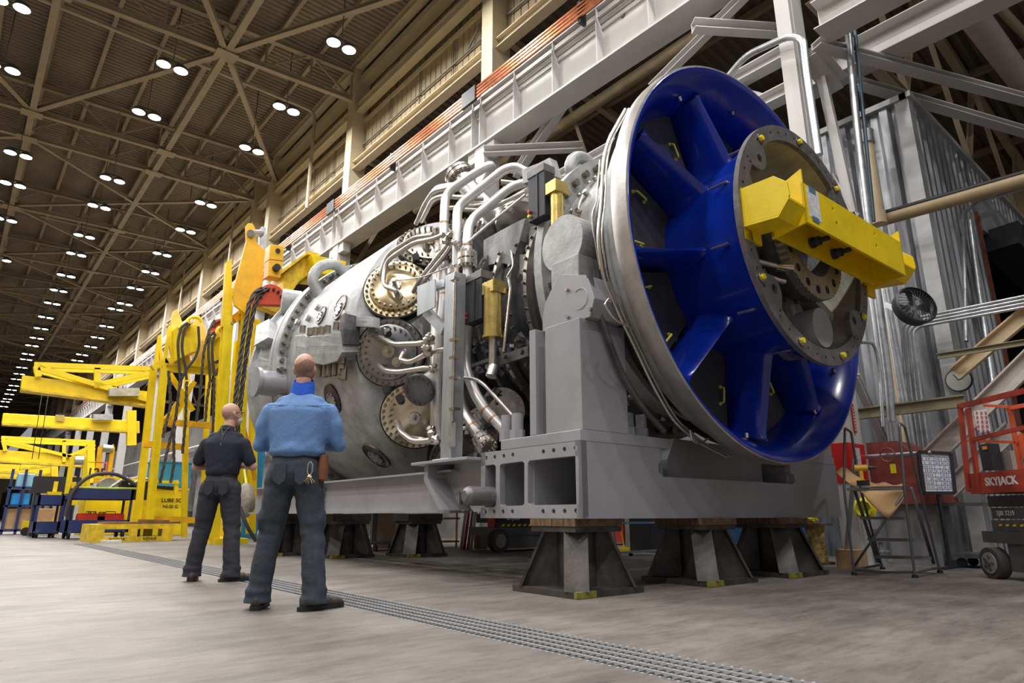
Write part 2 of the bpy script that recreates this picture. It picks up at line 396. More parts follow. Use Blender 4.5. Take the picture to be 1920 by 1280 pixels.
tag(MB().tube([hp(1370,25,2,12.2),hp(1100,205,2,12.2),hp(1000,270,2,12.2),hp(780,395,2,12.2)],.17,n=20).build('duct_pipe',mat('tan_duct',(.33,.26,.16),.5,var=.2,scale=2)),'round tan pipe running under the low aisle roof behind the girder','pipe')
# left wall far away and end wall, closing the hall
structure('wall_left',MB().box(-22,-21.8,-14,260,0,ZD),PANEL)
structure('wall_back',MB().box(-22,27,259,260,0,ZD),PANEL)
# ================= high-bay lights =================
proto=None
RA=[(640,87),(537,205),(472,281),(386,383),(348,433),(304,477),(282,511),(254,541),(234,570),(217,580),(200,612),(183,633),(170,650),(154,665),(145,676),(136,685)]
RB=[(323,127),(275,215),(211,337),(186,388),(158,443),(143,477),(124,517),(110,545),(98,569),(86,595),(77,616),(69,634),(60,648),(53,664),(49,674),(41,689),(36,701),(31,711),(26,723),(22,731),(17.5,739),(14,748),(10,753),(7,762)]
RC=[(20,8),(5,127),(34,290),(24,346),(10,412),(2,487)]
HOUS=mat('lamp_housing',(.1,.1,.1),.5,.3,var=0)
ZL=14.8
def light_proto(p):
    t=thing('high_bay_light','x','ceiling light',p,group=None)
    for k in (-1,1):
        a=V((p[0]+.26*k,p[1],p[2]))
        h=MB().lathe([(0,.215),(.03,.22),(.14,.17),(.2,.08),(.22,.0)],a,(0,0,1),20).build('lamp_head',HOUS,t)
        MB().lathe([(-.002,.0),(-.002,.205)],a,(0,0,1),20).build('lens',LENS,h)
    MB().box(p[0]-.3,p[0]+.3,p[1]-.03,p[1]+.03,p[2]+.2,p[2]+.25).build('crossbar',HOUS,t)
    MB().tube([(p[0],p[1],p[2]+.22),(p[0],p[1],ZD+.01)],.018,n=6).build('hanging_rod',HOUS,t)
    return t
def ordn(n): return ['first','second','third','fourth','fifth','sixth','seventh','eighth','ninth','tenth','eleventh','twelfth','thirteenth','fourteenth','fifteenth','sixteenth','seventeenth','eighteenth','nineteenth','twentieth','twenty-first','twenty-second','twenty-third','twenty-fourth','twenty-fifth'][n]
for rn,rl in (('row nearest the wall',RA),('middle row',RB),('row at the left edge',RC)):
    for i,(px,py) in enumerate(rl):
        p=hp(px,py,2,ZL)
        if proto is None: proto=light_proto(p); o=proto
        else: o=copy_tree(proto); o.location=p
        o['label']=f'twin round ceiling lamp, {ordn(i)} from the front in the {rn}'; o['group']='twin high-bay ceiling lamps'
        if i<16: area('bay_lamp',(p.x,p.y,ZL-.08),.5,LAMP*(1 if i<6 else .75))
for k,(px,py) in enumerate(RA[10:]): pass
# ================= GAS TURBINE (machine frame) =================
AX,AZ=6.1,3.28
CAST=mat('cast_grey_paint',(.40,.41,.41),.5,.3,var=.26,scale=2.6,bump=.2,bs=14)
CASTD=mat('dark_cast_steel',(.13,.13,.135),.5,.6,var=.35,scale=4,bump=.15)
BARE=mat('bare_steel_band',(.42,.40,.38),.42,.75,var=.22,scale=3,bump=.05,bs=30)
BLUE=mat('gloss_blue_paint',(.0035,.026,.33),.24,0,var=.12,scale=3,bump=.03,bs=8,coat=.5)
COVER=mat('dark_rubber_cover',(.045,.045,.05),.75,0,var=.25,scale=4)
HANDY=mat('pale_yellow_handle',(.72,.70,.08),.5,var=0)
FLG=mat('machined_flange',(.20,.19,.19),.45,.55,var=.22,scale=9)
INNER=mat('inner_cast_grey',(.36,.34,.29),.5,.45,var=.2,scale=3,bump=.1,bs=20)
SGREY=mat('grey_machine_paint',(.33,.33,.35),.42,.15,var=.1,scale=1.3)
NICK=mat('machined_nickel',(.62,.58,.52),.25,.95,var=.18,scale=6)
BRASS=mat('straw_tinted_steel',(.75,.62,.38),.22,.95,var=.2,scale=3,stretch=(1,1,1))
STEELC=mat('heat_tinted_steel',(.50,.46,.42),.33,.9,var=.25,scale=5)
PIPEM=mat('pickled_pipe',(.55,.52,.50),.38,.8,var=.16,scale=6)
PIPEW=mat('pale_pipe',(.72,.70,.69),.4,.6,var=.1,scale=5)
WELD=mat('weld_seam',(.45,.27,.15),.45,.8,var=.3,scale=20)
BOLT=mat('dark_bolt_steel',(.30,.26,.20),.35,.9,var=.2,scale=30)
GOLD=mat('gold_chromate',(.66,.50,.16),.3,.9,var=.2,scale=7)
BLKP=mat('black_anodised',(.035,.035,.042),.45,.3,var=.1)
T=thing('gas_turbine','large grey gas turbine with a blue air inlet, pipes and round bolted end covers','turbine',(AX,3.3,1.0),'M')
A0=V((AX,0,AZ)); YA=V((0,1,0))
BL=[]
def bolt(p,d,r,h,n=8,m_=None): BL.append((V(p),V(d).normalized(),r,h,n,m_ or BOLT))
def LT(name,prof,m,par=T,n=96,a0=0,a1=2*PI,kind=None,ax=AX,az=AZ):
    return MB().lathe(prof,(ax,0,az),(0,1,0),n,a0,a1,ref=(1,0,0)).build(name,m,par,kind=kind)
# e2 = Y x X = -Z : use ref so that angle a -> (cos, -sin); helper for points by true angle (counter-clockwise seen from the front)
def rp(a,r,y): a=math.radians(a); return V((AX+r*math.cos(a),y,AZ+r*math.sin(a)))
LT('inlet_band',[(3.33,2.13),(3.335,2.16),(3.42,2.165),(3.52,2.15),(3.55,2.12),(3.57,2.0),(3.6,1.95)],BARE)
LT('inlet_cone',[(3.55,2.05),(3.6,1.97),(3.8,1.95),(3.95,1.8),(4.2,1.66),(4.45,1.6),(4.5,1.6)],CAST)
LT('blue_duct_wall',[(3.34,2.145),(3.325,2.135),(3.33,2.12),(3.36,2.08),(3.42,2.02),(3.52,1.95),(3.66,1.89),(3.87,1.85)],BLUE)
LT('blue_hub',[(2.85,1.235),(2.9,1.2),(3.0,1.15),(3.15,1.1),(3.35,1.05),(3.6,1.0),(3.85,.97),(4.1,.96)],BLUE)
# back cover plates between the struts and their handles
SA=[110+40*k for k in range(9)]
YB=3.86
for k,a in enumerate(SA):
    m=MB(); a0=math.radians(a+3.5);a1=math.radians(a+36.5); n=12; vs=[]
    for j in range(n+1):
        t=a0+(a1-a0)*j/n
        for r in (.97,1.86): vs.append(V((AX+r*math.cos(t),YB,AZ+r*math.sin(t))))
    fs=[(2*j,2*j+1,2*j+3,2*j+2) for j in range(n)]; N=len(vs); vs2=[v+V((0,.05,0)) for v in vs]
    m.add(vs+vs2,fs+[tuple(x+N for x in reversed(q)) for q in fs]+[(0,1,N+1,N),(2*n,N+2*n,N+2*n+1,2*n+1)])
    cv=m.build('cover_plate',COVER,T)
    for da in (10,32):
        c=rp(a+da,1.44,YB); rd=(c-rp(a+da,1,YB)).normalized()
        MB().tube([c+rd*.09,c+rd*.08+V((0,-.05,0)),c-rd*.08+V((0,-.05,0)),c-rd*.09],.011,n=8,bend=.03).cyl(c+rd*.09,c+rd*.09+V((0,-.012,0)),.02).cyl(c-rd*.09,c-rd*.09+V((0,-.012,0)),.02).build('handle',HANDY,cv)
# struts: aerofoil section swept from the hub to the duct wall, filleted at both ends
for a in SA:
    m=MB(); rs=[.98,1.04,1.1,1.2,1.4,1.6,1.75,1.84,1.9,1.98]; n=16; vs=[]
    an=math.radians(a); rd=V((math.cos(an),0,math.sin(an))); tg=V((-math.sin(an),0,math.cos(an)))
    for r in rs:
        fl=max(0,(1.14-r)/.16)**2*.10+max(0,(r-1.74)/.24)**2*.10
        yl=3.33+.17*(r-1.0)/.85; yl-= max(0,(1.14-r)/.16)**2*.05; yl-=max(0,(r-1.8)/.18)**2*.03
        ch=3.93-yl
        for j in range(n):
            t=2*PI*j/n; u=(1-math.cos(t))/2; th=math.sin(t)*(.034*(1-u)**.4*(u+.02)**.35*2.1+.012)+fl*math.copysign(1,math.sin(t))*(.6 if abs(math.sin(t))>.01 else 0)
            yy=yl+u*ch; rm=1.855+max(0,3.87-yy)*.1+max(0,3.6-yy)**1.5*.9; vs.append(V((AX,0,AZ))+rd*min(r,rm)+tg*th+V((0,yy,0)))
    fs=[(i*n+j,i*n+(j+1)%n,(i+1)*n+(j+1)%n,(i+1)*n+j) for i in range(len(rs)-1) for j in range(n)]
    m.add(vs,fs,True); m.build('inlet_strut',BLUE,T)
# small probes on the hub and duct wall
for a,y in ((133,3.05),(160,3.1),(-168,3.12),(-135,3.1),(-104,3.08)):
    p=rp(a,1.15,y); MB().tube([p-YA*.09,p-YA*.06,p+YA*.06,p+YA*.09],.016,n=8).build('hub_probe',NICK,T)
for a,r,y in ((88,1.93,3.55),(120,1.93,3.55),(-52,1.93,3.55),(-30,1.95,3.5),(168,1.9,3.6),(-95,1.9,3.62)):
    p=rp(a,r,y); MB().cyl(p,p-(p-rp(a,0,y)).normalized()*.05,.022).build('duct_fitting',NICK,T)
# front flange ring of the hub, with ears and holes
R0=1.25; outer=circ(0,0,R0,96); holes=[]
inn=[]
ears=[140,40,-140,-40]
for j in range(144):
    a=2*PI*j/144; r=1.09
    for e in ears:
        d=abs((math.degrees(a)-e+180)%360-180)
        if d<9: 
            r=min(r,1.09-.17*math.sqrt(max(0,1-(d/9)**2)))
    inn.append((r*math.cos(a),r*math.sin(a)))
for j in range(44):
    a=math.radians(j*360/44+2); 
    if min(abs((math.degrees(a)-e+180)%360-180) for e in ears)<3: continue
    holes.append(circ(1.175*math.cos(a),1.175*math.sin(a),.016,8))
for e in ears:
    a=math.radians(e); holes.append(circ(1.03*math.cos(a),1.03*math.sin(a),.045,14)); 
    for d in (-7,7): holes.append(circ(1.12*math.cos(a+math.radians(d*1.4)),1.12*math.sin(a+math.radians(d*1.4)),.018,8))
fl=MB().plate(outer,[inn]+holes,(AX,2.82,AZ),(1,0,0),(0,0,1),-.05).build('hub_flange',FLG,T)
for a in (130,88,48,-149,-111,-71,-30):
    p=rp(a,1.165,2.815); g_=MB().plate(circ(0,0,.05,10),[],p,(1,0,0),(0,0,1),.008).build('lifting_lug_plate',NICK,fl)
    MB().cyl(p,p-YA*.03,.026).box(p.x-.03,p.x+.03,p.y-.025,p.y-.01,p.z-.008,p.z+.008).build('lug_eye',mat('lug_yellow',(.85,.75,.02),.4,var=0),fl)
LT('hub_bore',[(2.87,1.1),(3.05,1.07),(3.3,.98),(3.5,.8),(3.6,.62),(3.62,.45)],INNER)
# internal webs and bearing barrel, sloping cast drum
for a in (140,40,-140,-40,-90):
    p=rp(a,.97,3.15); q=rp(a,.45,3.25); MB().bar(p,q,.1,.3,up=(0,1,0)).build('bearing_web',INNER,T)
LT('bearing_barrel',[(3.6,.62),(3.2,.6),(3.12,.56),(3.1,.56),(3.1,.5),(2.92,.48),(2.92,.5)],CASTD,n=60)
h=[circ(.5*math.cos(2*PI*k/16),.5*math.sin(2*PI*k/16),.045,12) for k in range(16)]
out=[]
for k in range(120):
    a=2*PI*k/120; r=.60 if k%2 else .585; out.append((r*math.cos(a),r*math.sin(a)))
MB().plate(out,[circ(0,0,.36,40)]+h,(AX,2.79,AZ),(1,0,0),(0,0,1),-.09).build('coupling_disc',STEELC,T)
LT('coupling_rim',[(2.88,.585),(2.99,.57),(3.1,.5)],CASTD,n=60)
LT('shaft_end',[(2.79,.36),(2.86,.34),(3.0,.3),(3.0,.0)],CASTD,n=48)
# round stub and its bolted flange low in the bore, with its neighbour
for dx,zz,y0,rr in ((.1,-.86,2.84,.2),(.62,-.72,3.05,.2)):
    s=MB().cyl((AX+dx,y0,AZ+zz),(AX+dx,3.2,AZ+zz),rr,n=36).build('stub_cylinder',SGREY,T)
m=MB().cyl((AX+.02,3.12,AZ-.78),(AX+.02,3.2,AZ-.78),.36,n=40)
for k in range(12): 
    a=2*PI*k/12; m.hexb((AX+.02+.31*math.cos(a),3.12,AZ-.78+.31*math.sin(a)),(0,-1,0),.025,.03)
m.build('stub_flange',FLG,T)
m=MB().tube([rp(-160,1.0,3.0),rp(-145,.62,2.9)],.028).tube([rp(-152,1.0,3.0),rp(-132,.66,2.9)],.028).cyl(rp(-145,.62,2.92),rp(-139,.6,2.78),.04)
m.build('dip_rods',NICK,T)
# compressor front flange with big bolts, links, lifting lug
LT('front_flange',[(4.5,1.6),(4.78,1.52),(4.86,1.54),(4.86,1.80),(4.98,1.80),(4.98,1.5)],CAST)
for k in range(44):
    a=k*360/44; bolt(rp(a,1.68,4.86),(0,-1,0),.045,.06)
m=MB()
for k in range(36):
    a=k*10; p=rp(a,1.60,4.55); q=rp(a+6,1.56,4.74); m.bar(p,q,.05,.02,up=rp(a,1,0)-rp(a,0,0)); m.cyl(p,p+(p-rp(a,0,4.55)).normalized()*.05,.03,n=8).cyl(q,q+(q-rp(a+6,0,4.74)).normalized()*.05,.025,n=8)
m.build('vane_links',NICK,T)
LT('link_ring',[(4.6,1.56),(4.6,1.60),(4.68,1.60),(4.68,1.56)],STEELC)
def lug(y,r,m_,w=.1,big=.2):
    o_=MB(); pts=[]
    for j in range(9): a=PI*j/8; pts.append((AX-.0+big*1.1*math.cos(a),y,AZ+r+big*.7+big*math.sin(a)))
    pts=[(AX+big*1.25,y,AZ+r-.15)]+pts+[(AX-big*1.25,y,AZ+r-.15)]
    return o_.tube(pts,w,n=14,bend=.05)
def lugat(px,py,y,big,w=.07,sc=1):
    c=mp(px,py,1,y); d=(c-V((AX,y,AZ))); R=d.length; d.normalize(); tq=d.cross(V((0,1,0)))
    pts=[c+tq*big*1.15-d*.25]+[c+tq*big*math.cos(PI*j/8)+d*big*.8*math.sin(PI*j/8) for j in range(9)]+[c-tq*big*1.15-d*.25]
    return MB().tube(pts,w,n=14,bend=.04)
lugat(1090,318,5.0,.2,.075).build('lifting_lug',CAST,T)
# compressor body, dark rings
LT('compressor_casing',[(4.98,1.5),(5.1,1.42),(5.5,1.36),(6.6,1.38),(7.2,1.5),(7.6,1.62)],CASTD)
for y,r in ((5.25,1.52),(5.5,1.5),(5.8,1.5),(6.15,1.5),(6.45,1.52)):
    LT('actuating_ring',[(y-.03,r-.1),(y-.03,r),(y+.03,r),(y+.03,r-.1)],STEELC if y in(5.5,6.15) else CASTD)
for y in (5.25,5.5,5.8,6.15,6.45):
    for k in range(60):
        a=k*6; p=rp(a,1.5,y); bolt(p,p-rp(a,0,y),.022,.035,6)
# big mid flange, split-line flange blocks with bolts (left side)
LT('mid_flange',[(6.75,1.45),(6.75,1.72),(6.95,1.72),(6.95,1.5)],CASTD)
def pblock(name,pts,y_or_x,ax,depth,m_,par=T,bev=.008):
    P=[mp(x,y,ax,y_or_x) for x,y in pts]; mm=MB(); N=len(P); dv=V((depth,0,0)) if ax==0 else V((0,depth,0))
    if ax==0: t=tessellate_polygon([[V((p.y,p.z,0)) for p in P]])
    else: t=tessellate_polygon([[V((p.x,p.z,0)) for p in P]])
    mm.add(P+[p+dv for p in P],[tuple(f) for f in t]+[tuple(i+N for i in reversed(f)) for f in t]+[(i,(i+1)%N,N+(i+1)%N,N+i) for i in range(N)])
    return mm.build(name,m_,par,bevel=bev)
pblock('shield_box',[(906,450),(960,420),(985,408),(962,498),(935,492),(906,500)],4.75,0,.35,CAST)
pblock('split_line_block',[(968,478),(1030,470),(1033,508),(1003,522),(968,512)],4.75,0,.4,CAST)
pblock('upper_block',[(990,425),(1028,420),(1030,470),(992,475)],4.85,0,.3,CAST)
for x,y in ((978,520),(993,524),(1012,512),(1024,512)): p=mp(x,y,0,4.8); bolt(p,(0,0,-1),.04,.1)
for x,y in ((988,474),(998,470),(1016,468),(1026,470)): p=mp(x,y,0,4.85); bolt(p,(0,0,1),.03,.07)
pblock('vertical_rib',[(1008,524),(1036,518),(1040,560),(1028,600),(1022,640),(1004,600)],4.9,0,.12,CAST)
# trunnion
m=MB(); outl=[]
for j in range(40):
    a=2*PI*j/40; r=.29; yy=r*math.cos(a); zz=r*math.sin(a); zz=max(zz,-.235); zz=min(zz,.29); outl.append((yy,zz))
tr=MB().plate(outl,[],(4.06,4.28,AZ-.06),(0,1,0),(0,0,1),.3).build('trunnion_pad',CAST,T,bevel=.02)
MB().cyl((4.3,4.3,AZ-.04),(4.85,4.3,AZ-.02),.24,n=32).build('trunnion',CAST,T)
# can ring: hidden rear casing
LT('combustor_casing',[(7.6,1.3),(7.74,1.32),(8.44,2.19),(8.47,2.25),(8.55,2.26),(9.2,2.26),(10.2,2.26),(11.25,2.24)],CAST,n=128)

LT('rear_flange',[(11.25,2.24),(11.25,2.40),(11.36,2.42),(11.44,2.42),(11.46,2.37),(11.5,2.37),(11.52,2.42),(11.62,2.42),(11.64,2.28)],CAST,n=128)
for k in range(88):
    a=k*360/88; bolt(rp(a,2.33,11.26),(0,-1,0),.042,.1)
LT('exhaust_cone',[(11.64,2.28),(11.8,2.24),(12.4,2.27),(12.8,2.3),(12.82,2.38),(12.95,2.38),(12.95,2.2)],CAST,n=128)
for k in range(72):
    a=k*5; p=rp(a,2.24,11.85); bolt(p,(p-rp(a,0,11.85)),.04,.06,8,CAST)
LT('exhaust_end_dark',[(12.9,2.3),(12.8,1.2),(12.8,0)],DARK)
lugat(617,523,11.0,.34,.1).build('lifting_lug',CAST,T)
MB().cyl(mp(537,567,1,12.6)+V((-.1,0,0)),mp(537,567,1,12.6)+V((.25,-.1,0)),.26,n=28).build('exhaust_trunnion',CAST,T)
m=MB(); p=mp(484,716,0,3.45); m.cyl(p,p+V((.6,0,0)),.22,n=36).cyl(p-V((.06,0,0)),p,.26,n=36)
m.build('rear_trunnion',SGREY,T)
# split-line flange on the rear casing (tiled grey plates) with studs
def onrad(px,py,R,fr_y0=7.5,fr_y1=13):
    # point where the sight line meets a cylinder of radius R about the turbine axis
    d=FPX*_M[0]+(px-960)*_M[1]-(py-640)*_M[2]; dx,dz=d.x,d.z; cx,cz=CAM.x-AX,CAM.z-AZ
    a=dx*dx+dz*dz;b_=2*(cx*dx+cz*dz);c=cx*cx+cz*cz-R*R; D=b_*b_-4*a*c
    t=(-b_-math.sqrt(max(D,0)))/(2*a); return CAM+d*t
def radial(p): return V((p.x-AX,0,p.z-AZ)).normalized()
def patch(name,pts,R,t,m_,R2=None,bev=.01):
    P=[onrad(x,y,R) for x,y in pts]; mm=MB(); N=len(P)
    Q=[p-radial(p)*t for p in P]
    tt=tessellate_polygon([[V((x,y,0)) for x,y in pts]])
    mm.add(P+Q,[tuple(f) for f in tt]+[tuple(i+N for i in reversed(f)) for f in tt]+[(i,(i+1)%N,N+(i+1)%N,N+i) for i in range(N)])
    return mm.build(name,m_,T,bevel=bev)
def subd(pts,k=6):
    o=[]
    for i in range(len(pts)):
        a=pts[i];b_=pts[(i+1)%len(pts)]; o+=[(a[0]+(b_[0]-a[0])*j/k,a[1]+(b_[1]-a[1])*j/k) for j in range(k)]
    return o
pat=[((553,629),(571,627),(577,632),(575,682),(556,690)),((578,632),(594,631),(611,630),(626,625),(637,621),(641,660),(632,676),(606,684),(593,681),(576,682))]
for q in pat: patch('split_line_plate',subd(list(q),3),2.5,.28,CAST)
for x,y in ((567,624),(581,629),(591,628),(603,627),(614,625),(630,619)): p=onrad(x,y,2.46); bolt(p,(0,0,1),.05,.12)
for x,y in ((566,691),(576,689),(586,688),(599,689),(610,690),(618,688),(628,686),(640,684),(643,674),(644,664),(642,654),(640,692),(646,694)): p=onrad(x,y,2.4); bolt(p+V((0,0,.06)),(0,0,-1),.045,.2)
patch('black_bracket',subd([(638,590),(646,586),(644,646),(635,648)],2),2.48,.25,CASTD)
patch('side_plate',subd([(650,586),(700,594),(700,613),(648,611)],3),2.3,.1,CAST)
patch('exhaust_side_box',subd([(481,610),(505,597),(503,632),(476,648)],3),2.45,.25,CAST)
patch('exhaust_side_box',subd([(462,690),(488,668),(500,676),(520,664),(520,690),(470,718)],3),2.4,.3,CAST)
# inspection ports
PORTB=mat('port_shade_tint',(.02,.02,.03),.35,.6,var=.5,scale=4,hi=(.16,.11,.09)); GRC=mat('satin_grey_cover',(.30,.30,.32),.28,.9,var=.2,scale=3)  # port disc: dark colour stands in for a shaded recess, plus heat tint
for (x,y,rr) in ((637,576,.21),(623,748,.24),(705,855,.26),(602,591,.16)):
    p=onrad(x,y,2.27); n_=radial(p); 
    f_=MB().lathe([(-.03,rr*1.02),(.012,rr),(.012,rr*.93),(.006,rr*.9),(.006,0)],p,n_,28).build('inspection_port',PORTB,T)
    e1_=n_.cross(YA).normalized(); pc=p+e1_*rr*.12+YA*rr*.15; m=MB().cyl(pc-n_*.01,pc+n_*.016,rr*.58,n=24)
    for k in range(8):
        a=2*PI*k/8; q=pc+(e1_*math.cos(a)+YA*math.sin(a))*rr*.48; m.cyl(q,q+n_*.03,.016,n=8)
    m.build('port_cover',GRC,f_)
for x,y in ((600,617),(579,597),(597,577),(650,590),(560,605)):
    p=onrad(x,y,2.26); MB().cyl(p,p+radial(p)*.06,.06,n=14).build('boss',NICK,T)
# combustor can covers
CG=mat('can_gasket_black',(.02,.02,.02),.6)
def can(a,mat_main,front=True,rr=.47,detail=True):
    c=rp(a,1.86,8.12); tlt=math.radians(42)
    rd=radial(c); n_=(-YA*math.cos(tlt)+rd*math.sin(tlt)).normalized(); e1=n_.cross(rd).normalized() ; e2=n_.cross(e1)
    MB().lathe([(-.5,rr*1.07),(.045,rr*1.07),(.045,0)],c,n_,48,ref=e1).build('can_gasket',CG,T)
    b_=MB().lathe([(0,rr*1.03),(.05,rr*1.03),(.055,rr*1.02),(.055,rr*.86),(.12,rr*.84),(.13,rr*.8),(.13,0)],c,n_,64,ref=e1).build('combustor_cover',mat_main,T)
    for k in range(30):
        t=2*PI*k/30; q=c+(e1*math.cos(t)+e2*math.sin(t))*rr*.95+n_*.055; bolt(q,n_,.022,.045)
    for k in range(24):
        t=2*PI*(k+.5)/24; q=c+(e1*math.cos(t)+e2*math.sin(t))*rr*.74+n_*.13; bolt(q,n_,.017,.035)
    m=MB().cyl(c+n_*.13,c+n_*.17,.09,n=24).cyl(c+n_*.17,c+n_*.3,.03,n=12)
    q=c+e1*.17+e2*.1+n_*.13; m.cyl(q,q+n_*.05,.07,n=20).cyl(q,q+n_*.14,.045,n=16)
    for k in range(8): t=2*PI*k/8; w_=c+(e1*math.cos(t)+e2*math.sin(t))*.075+n_*.17; m.cyl(w_,w_+n_*.02,.01,n=6)
    m.build('fuel_port',NICK,b_)
    return c,n_,e1,e2
BR2=mat('straw_cover',(.70,.60,.42),.24,.95,var=.16,scale=3)
GRC=mat('satin_grey_cover',(.30,.30,.32),.28,.9,var=.2,scale=3)
cans={}
for k in range(12):
    a=132+30*k
    cans[k]=can(a,{0:NICK,1:BRASS,2:GRC,3:BR2}.get(k,STEELC))
for x,y,X in ((725,619,4.0),(704,582,4.1),(724,729,4.0),(750,747,4.1),(780,482,4.5),(838,404,4.6)):
    p=mp(x,y,0,X); MB().cyl(p+V((.1,.15,0)),p-V((.02,.03,0)),.055,n=18).build('black_cap',BLKP,T)
# ---- pipes ----
def pipe(name,pts,r,m_,bend=.15,X=None,welds=(),flg=()):
    P=[(mp(q[0],q[1],0,q[2]) if len(q)>2 else mp(q[0],q[1],0,X)) for q in pts]
    o=MB().tube(P,r,n=16,bend=bend,seg=6).build(name,m_,T)
    if welds:
        w_=MB()
        for i,t in welds:
            a,b_=P[i],P[i+1]; c=a.lerp(b_,t); d=(b_-a).normalized(); w_.cyl(c-d*.012,c+d*.012,r*1.03,n=20)
        w_.build('weld_seam',WELD,o)
    for i,t,fr_ in flg:
        a,b_=P[i],P[i+1]; c=a.lerp(b_,t); d=(b_-a).normalized(); w_=MB().cyl(c-d*.075,c-d*.01,r*fr_,n=28).cyl(c+d*.01,c+d*.075,r*fr_,n=28)
        e1=d.cross(V((.3,1,.1))).normalized(); e2=d.cross(e1)
        for k in range(12): a_=2*PI*k/12; q=c+(e1*math.cos(a_)+e2*math.sin(a_))*r*fr_*.84; w_.cyl(q-d*.11,q+d*.11,.018,n=8)
        w_.build('pipe_flange',NICK,o)
    return o
pipe('main_fuel_pipe',[(905,350,4.9),(925,306,4.75),(895,322,4.6),(836,362,4.35),(833,400,4.3),(833,560,4.3),(822,640,4.25),(820,780,4.3),(838,850,4.6)],.062,PIPEW,.2,welds=((4,.12),(4,.3),(4,.95)),flg=((4,.48,1.95),))
pipe('main_fuel_pipe',[(1000,330,4.9),(965,312,4.7),(945,318,4.6),(858,388,4.25),(857,420,4.2),(857,520,4.2),(862,640,4.25)],.062,PIPEW,.2,flg=((4,.97,1.95),))
pipe('main_fuel_pipe',[(1010,338,4.9),(960,348,4.7),(880,415,4.3),(876,450,4.2),(877,560,4.2),(872,690,4.2),(898,755,4.2),(960,822,4.4)],.062,PIPEW,.2,welds=((3,.1),(6,.2),(6,.45)),flg=((3,.35,1.95),))
pipe('rear_manifold_pipe',[(855,690,4.5),(862,760,4.3),(912,835,4.2)],.065,PIPEM,.3,welds=((1,.2),(1,.55)),flg=((1,.95,1.7),))
pipe('rear_manifold_pipe',[(820,470,4.6),(818,560,4.55),(816,700,4.4),(817,800,4.4)],.075,PIPEM,.3,welds=((2,.2),(2,.5)))
pipe('elbow_pipe',[(865,335,5.0),(905,385,5.1),(985,450,5.6)],.15,PIPEM,.3)
p=mp(862,330,0,4.95); d=(mp(862,330,0,4.95)-mp(905,385,0,5.1)).normalized()
m=MB().cyl(p,p+d*.05,.23,n=36).cyl(p-d*.08,p-d*.02,.23,n=36).cyl(p-d*.2,p-d*.08,.17,n=28)
e1=d.cross(YA).normalized();e2=d.cross(e1)
for k in range(16): a_=2*PI*k/16; q=p+(e1*math.cos(a_)+e2*math.sin(a_))*.2; m.cyl(q-d*.1,q+d*.07,.018,n=8)
m.build('blank_flange',NICK,T)
p=mp(975,420,0,5.3); m=MB().cyl(p,p+V((.05,.1,.12)),.34,n=40).cyl(p+V((.05,.1,.12)),p+V((.08,.16,.18)),.3,n=40)
for k in range(18):
    a_=2*PI*k/18; 
m.build('upper_flange',STEELC,T)
# blank flange on the short elbow lower left
p=mp(788,730,0,4.05); q=mp(815,712,0,4.35); d=(p-q).normalized(); m=MB().cyl(p,p+d*.05,.2,n=32)
e1=d.cross(YA).normalized();e2=d.cross(e1)
for k in range(14): a_=2*PI*k/14; w_=p+(e1*math.cos(a_)+e2*math.sin(a_))*.17; m.cyl(w_-d*.05,w_+d*.065,.014,n=8)
m.build('elbow_blank',CASTD,T); MB().cyl(p-d*.02,p,.205,n=32).cyl(q,p-d*.02,.14,n=28).tube([q,mp(828,708,0,4.5),mp(835,750,0,4.6)],.13,bend=.2).build('elbow_stub',PIPEM,T)
# flexible braided hoses to the covers
HOSE=mat('braided_hose',(.58,.54,.50),.35,.85,var=.1,scale=60)
def hose(pts,r=.03,X=4.1,m_=HOSE,name='flexible_hose',b=.15): return pipe(name,pts,r,m_,b,X)
hose([(745,565,4.3),(745,545,4.1),(717,536,4.05),(724,490,4.1),(775,455,4.2),(812,448,4.25),(832,440,4.25)],.033)
hose([(735,552,4.3),(712,520,4.05),(724,478,4.1),(775,445,4.3),(812,440,4.3)],.028)
hose([(775,547,4.3),(790,520,4.15),(830,470,4.2),(846,452,4.2)],.03); hose([(783,547,4.3),(798,522,4.15),(838,474,4.2),(852,452,4.2)],.03)
hose([(693,638,4.15),(712,632,4.0),(740,646,3.95),(788,644,3.95),(815,640,4.1)],.035)
hose([(752,662,4.2),(760,658,4.0),(750,674,3.95),(770,680,3.95),(800,662,4.05),(835,655,4.1)],.033)
hose([(708,683,4.15),(720,694,3.95),(745,698,3.95),(795,690,4.0),(815,690,4.1)],.035)
hose([(745,790,4.25),(752,810,4.0),(775,828,3.95),(805,826,4.0),(820,818,4.1)],.037)
hose([(770,820,4.3),(790,823,4.1),(815,830,4.2)],.03)
hose([(780,420,4.7),(795,385,4.6),(812,358,4.5),(850,350,4.5)],.033); hose([(812,358,4.8),(820,350,4.7),(852,345,4.6)],.03)
hose([(790,415,4.7),(812,372,4.5),(835,367,4.5),(880,372,4.6),(905,372,4.8)],.035)
hose([(840,390,4.5),(900,385,4.7),(940,375,5.0)],.03); hose([(860,392,4.5),(910,395,4.7),(985,360,5.0)],.03)
hose([(940,340,4.9),(985,345,5.1)],.03)
hose([(855,640,4.3),(860,580,4.2),(858,472,4.1),(905,430,4.3),(985,365,4.6)],.018,m_=PIPEW,name='drain_line')
hose([(735,545,4.2),(738,527,4.15),(790,520,4.1),(855,495,4.1)],.009,m_=PIPEM,name='thin_line')
hose([(855,706,4.1),(900,712,4.1),(975,795,4.3)],.02,m_=PIPEM,name='drain_line')
hose([(845,800,4.4),(880,785,4.5),(905,775,4.6)],.04); hose([(848,808,4.4),(885,800,4.5),(912,785,4.6)],.03)
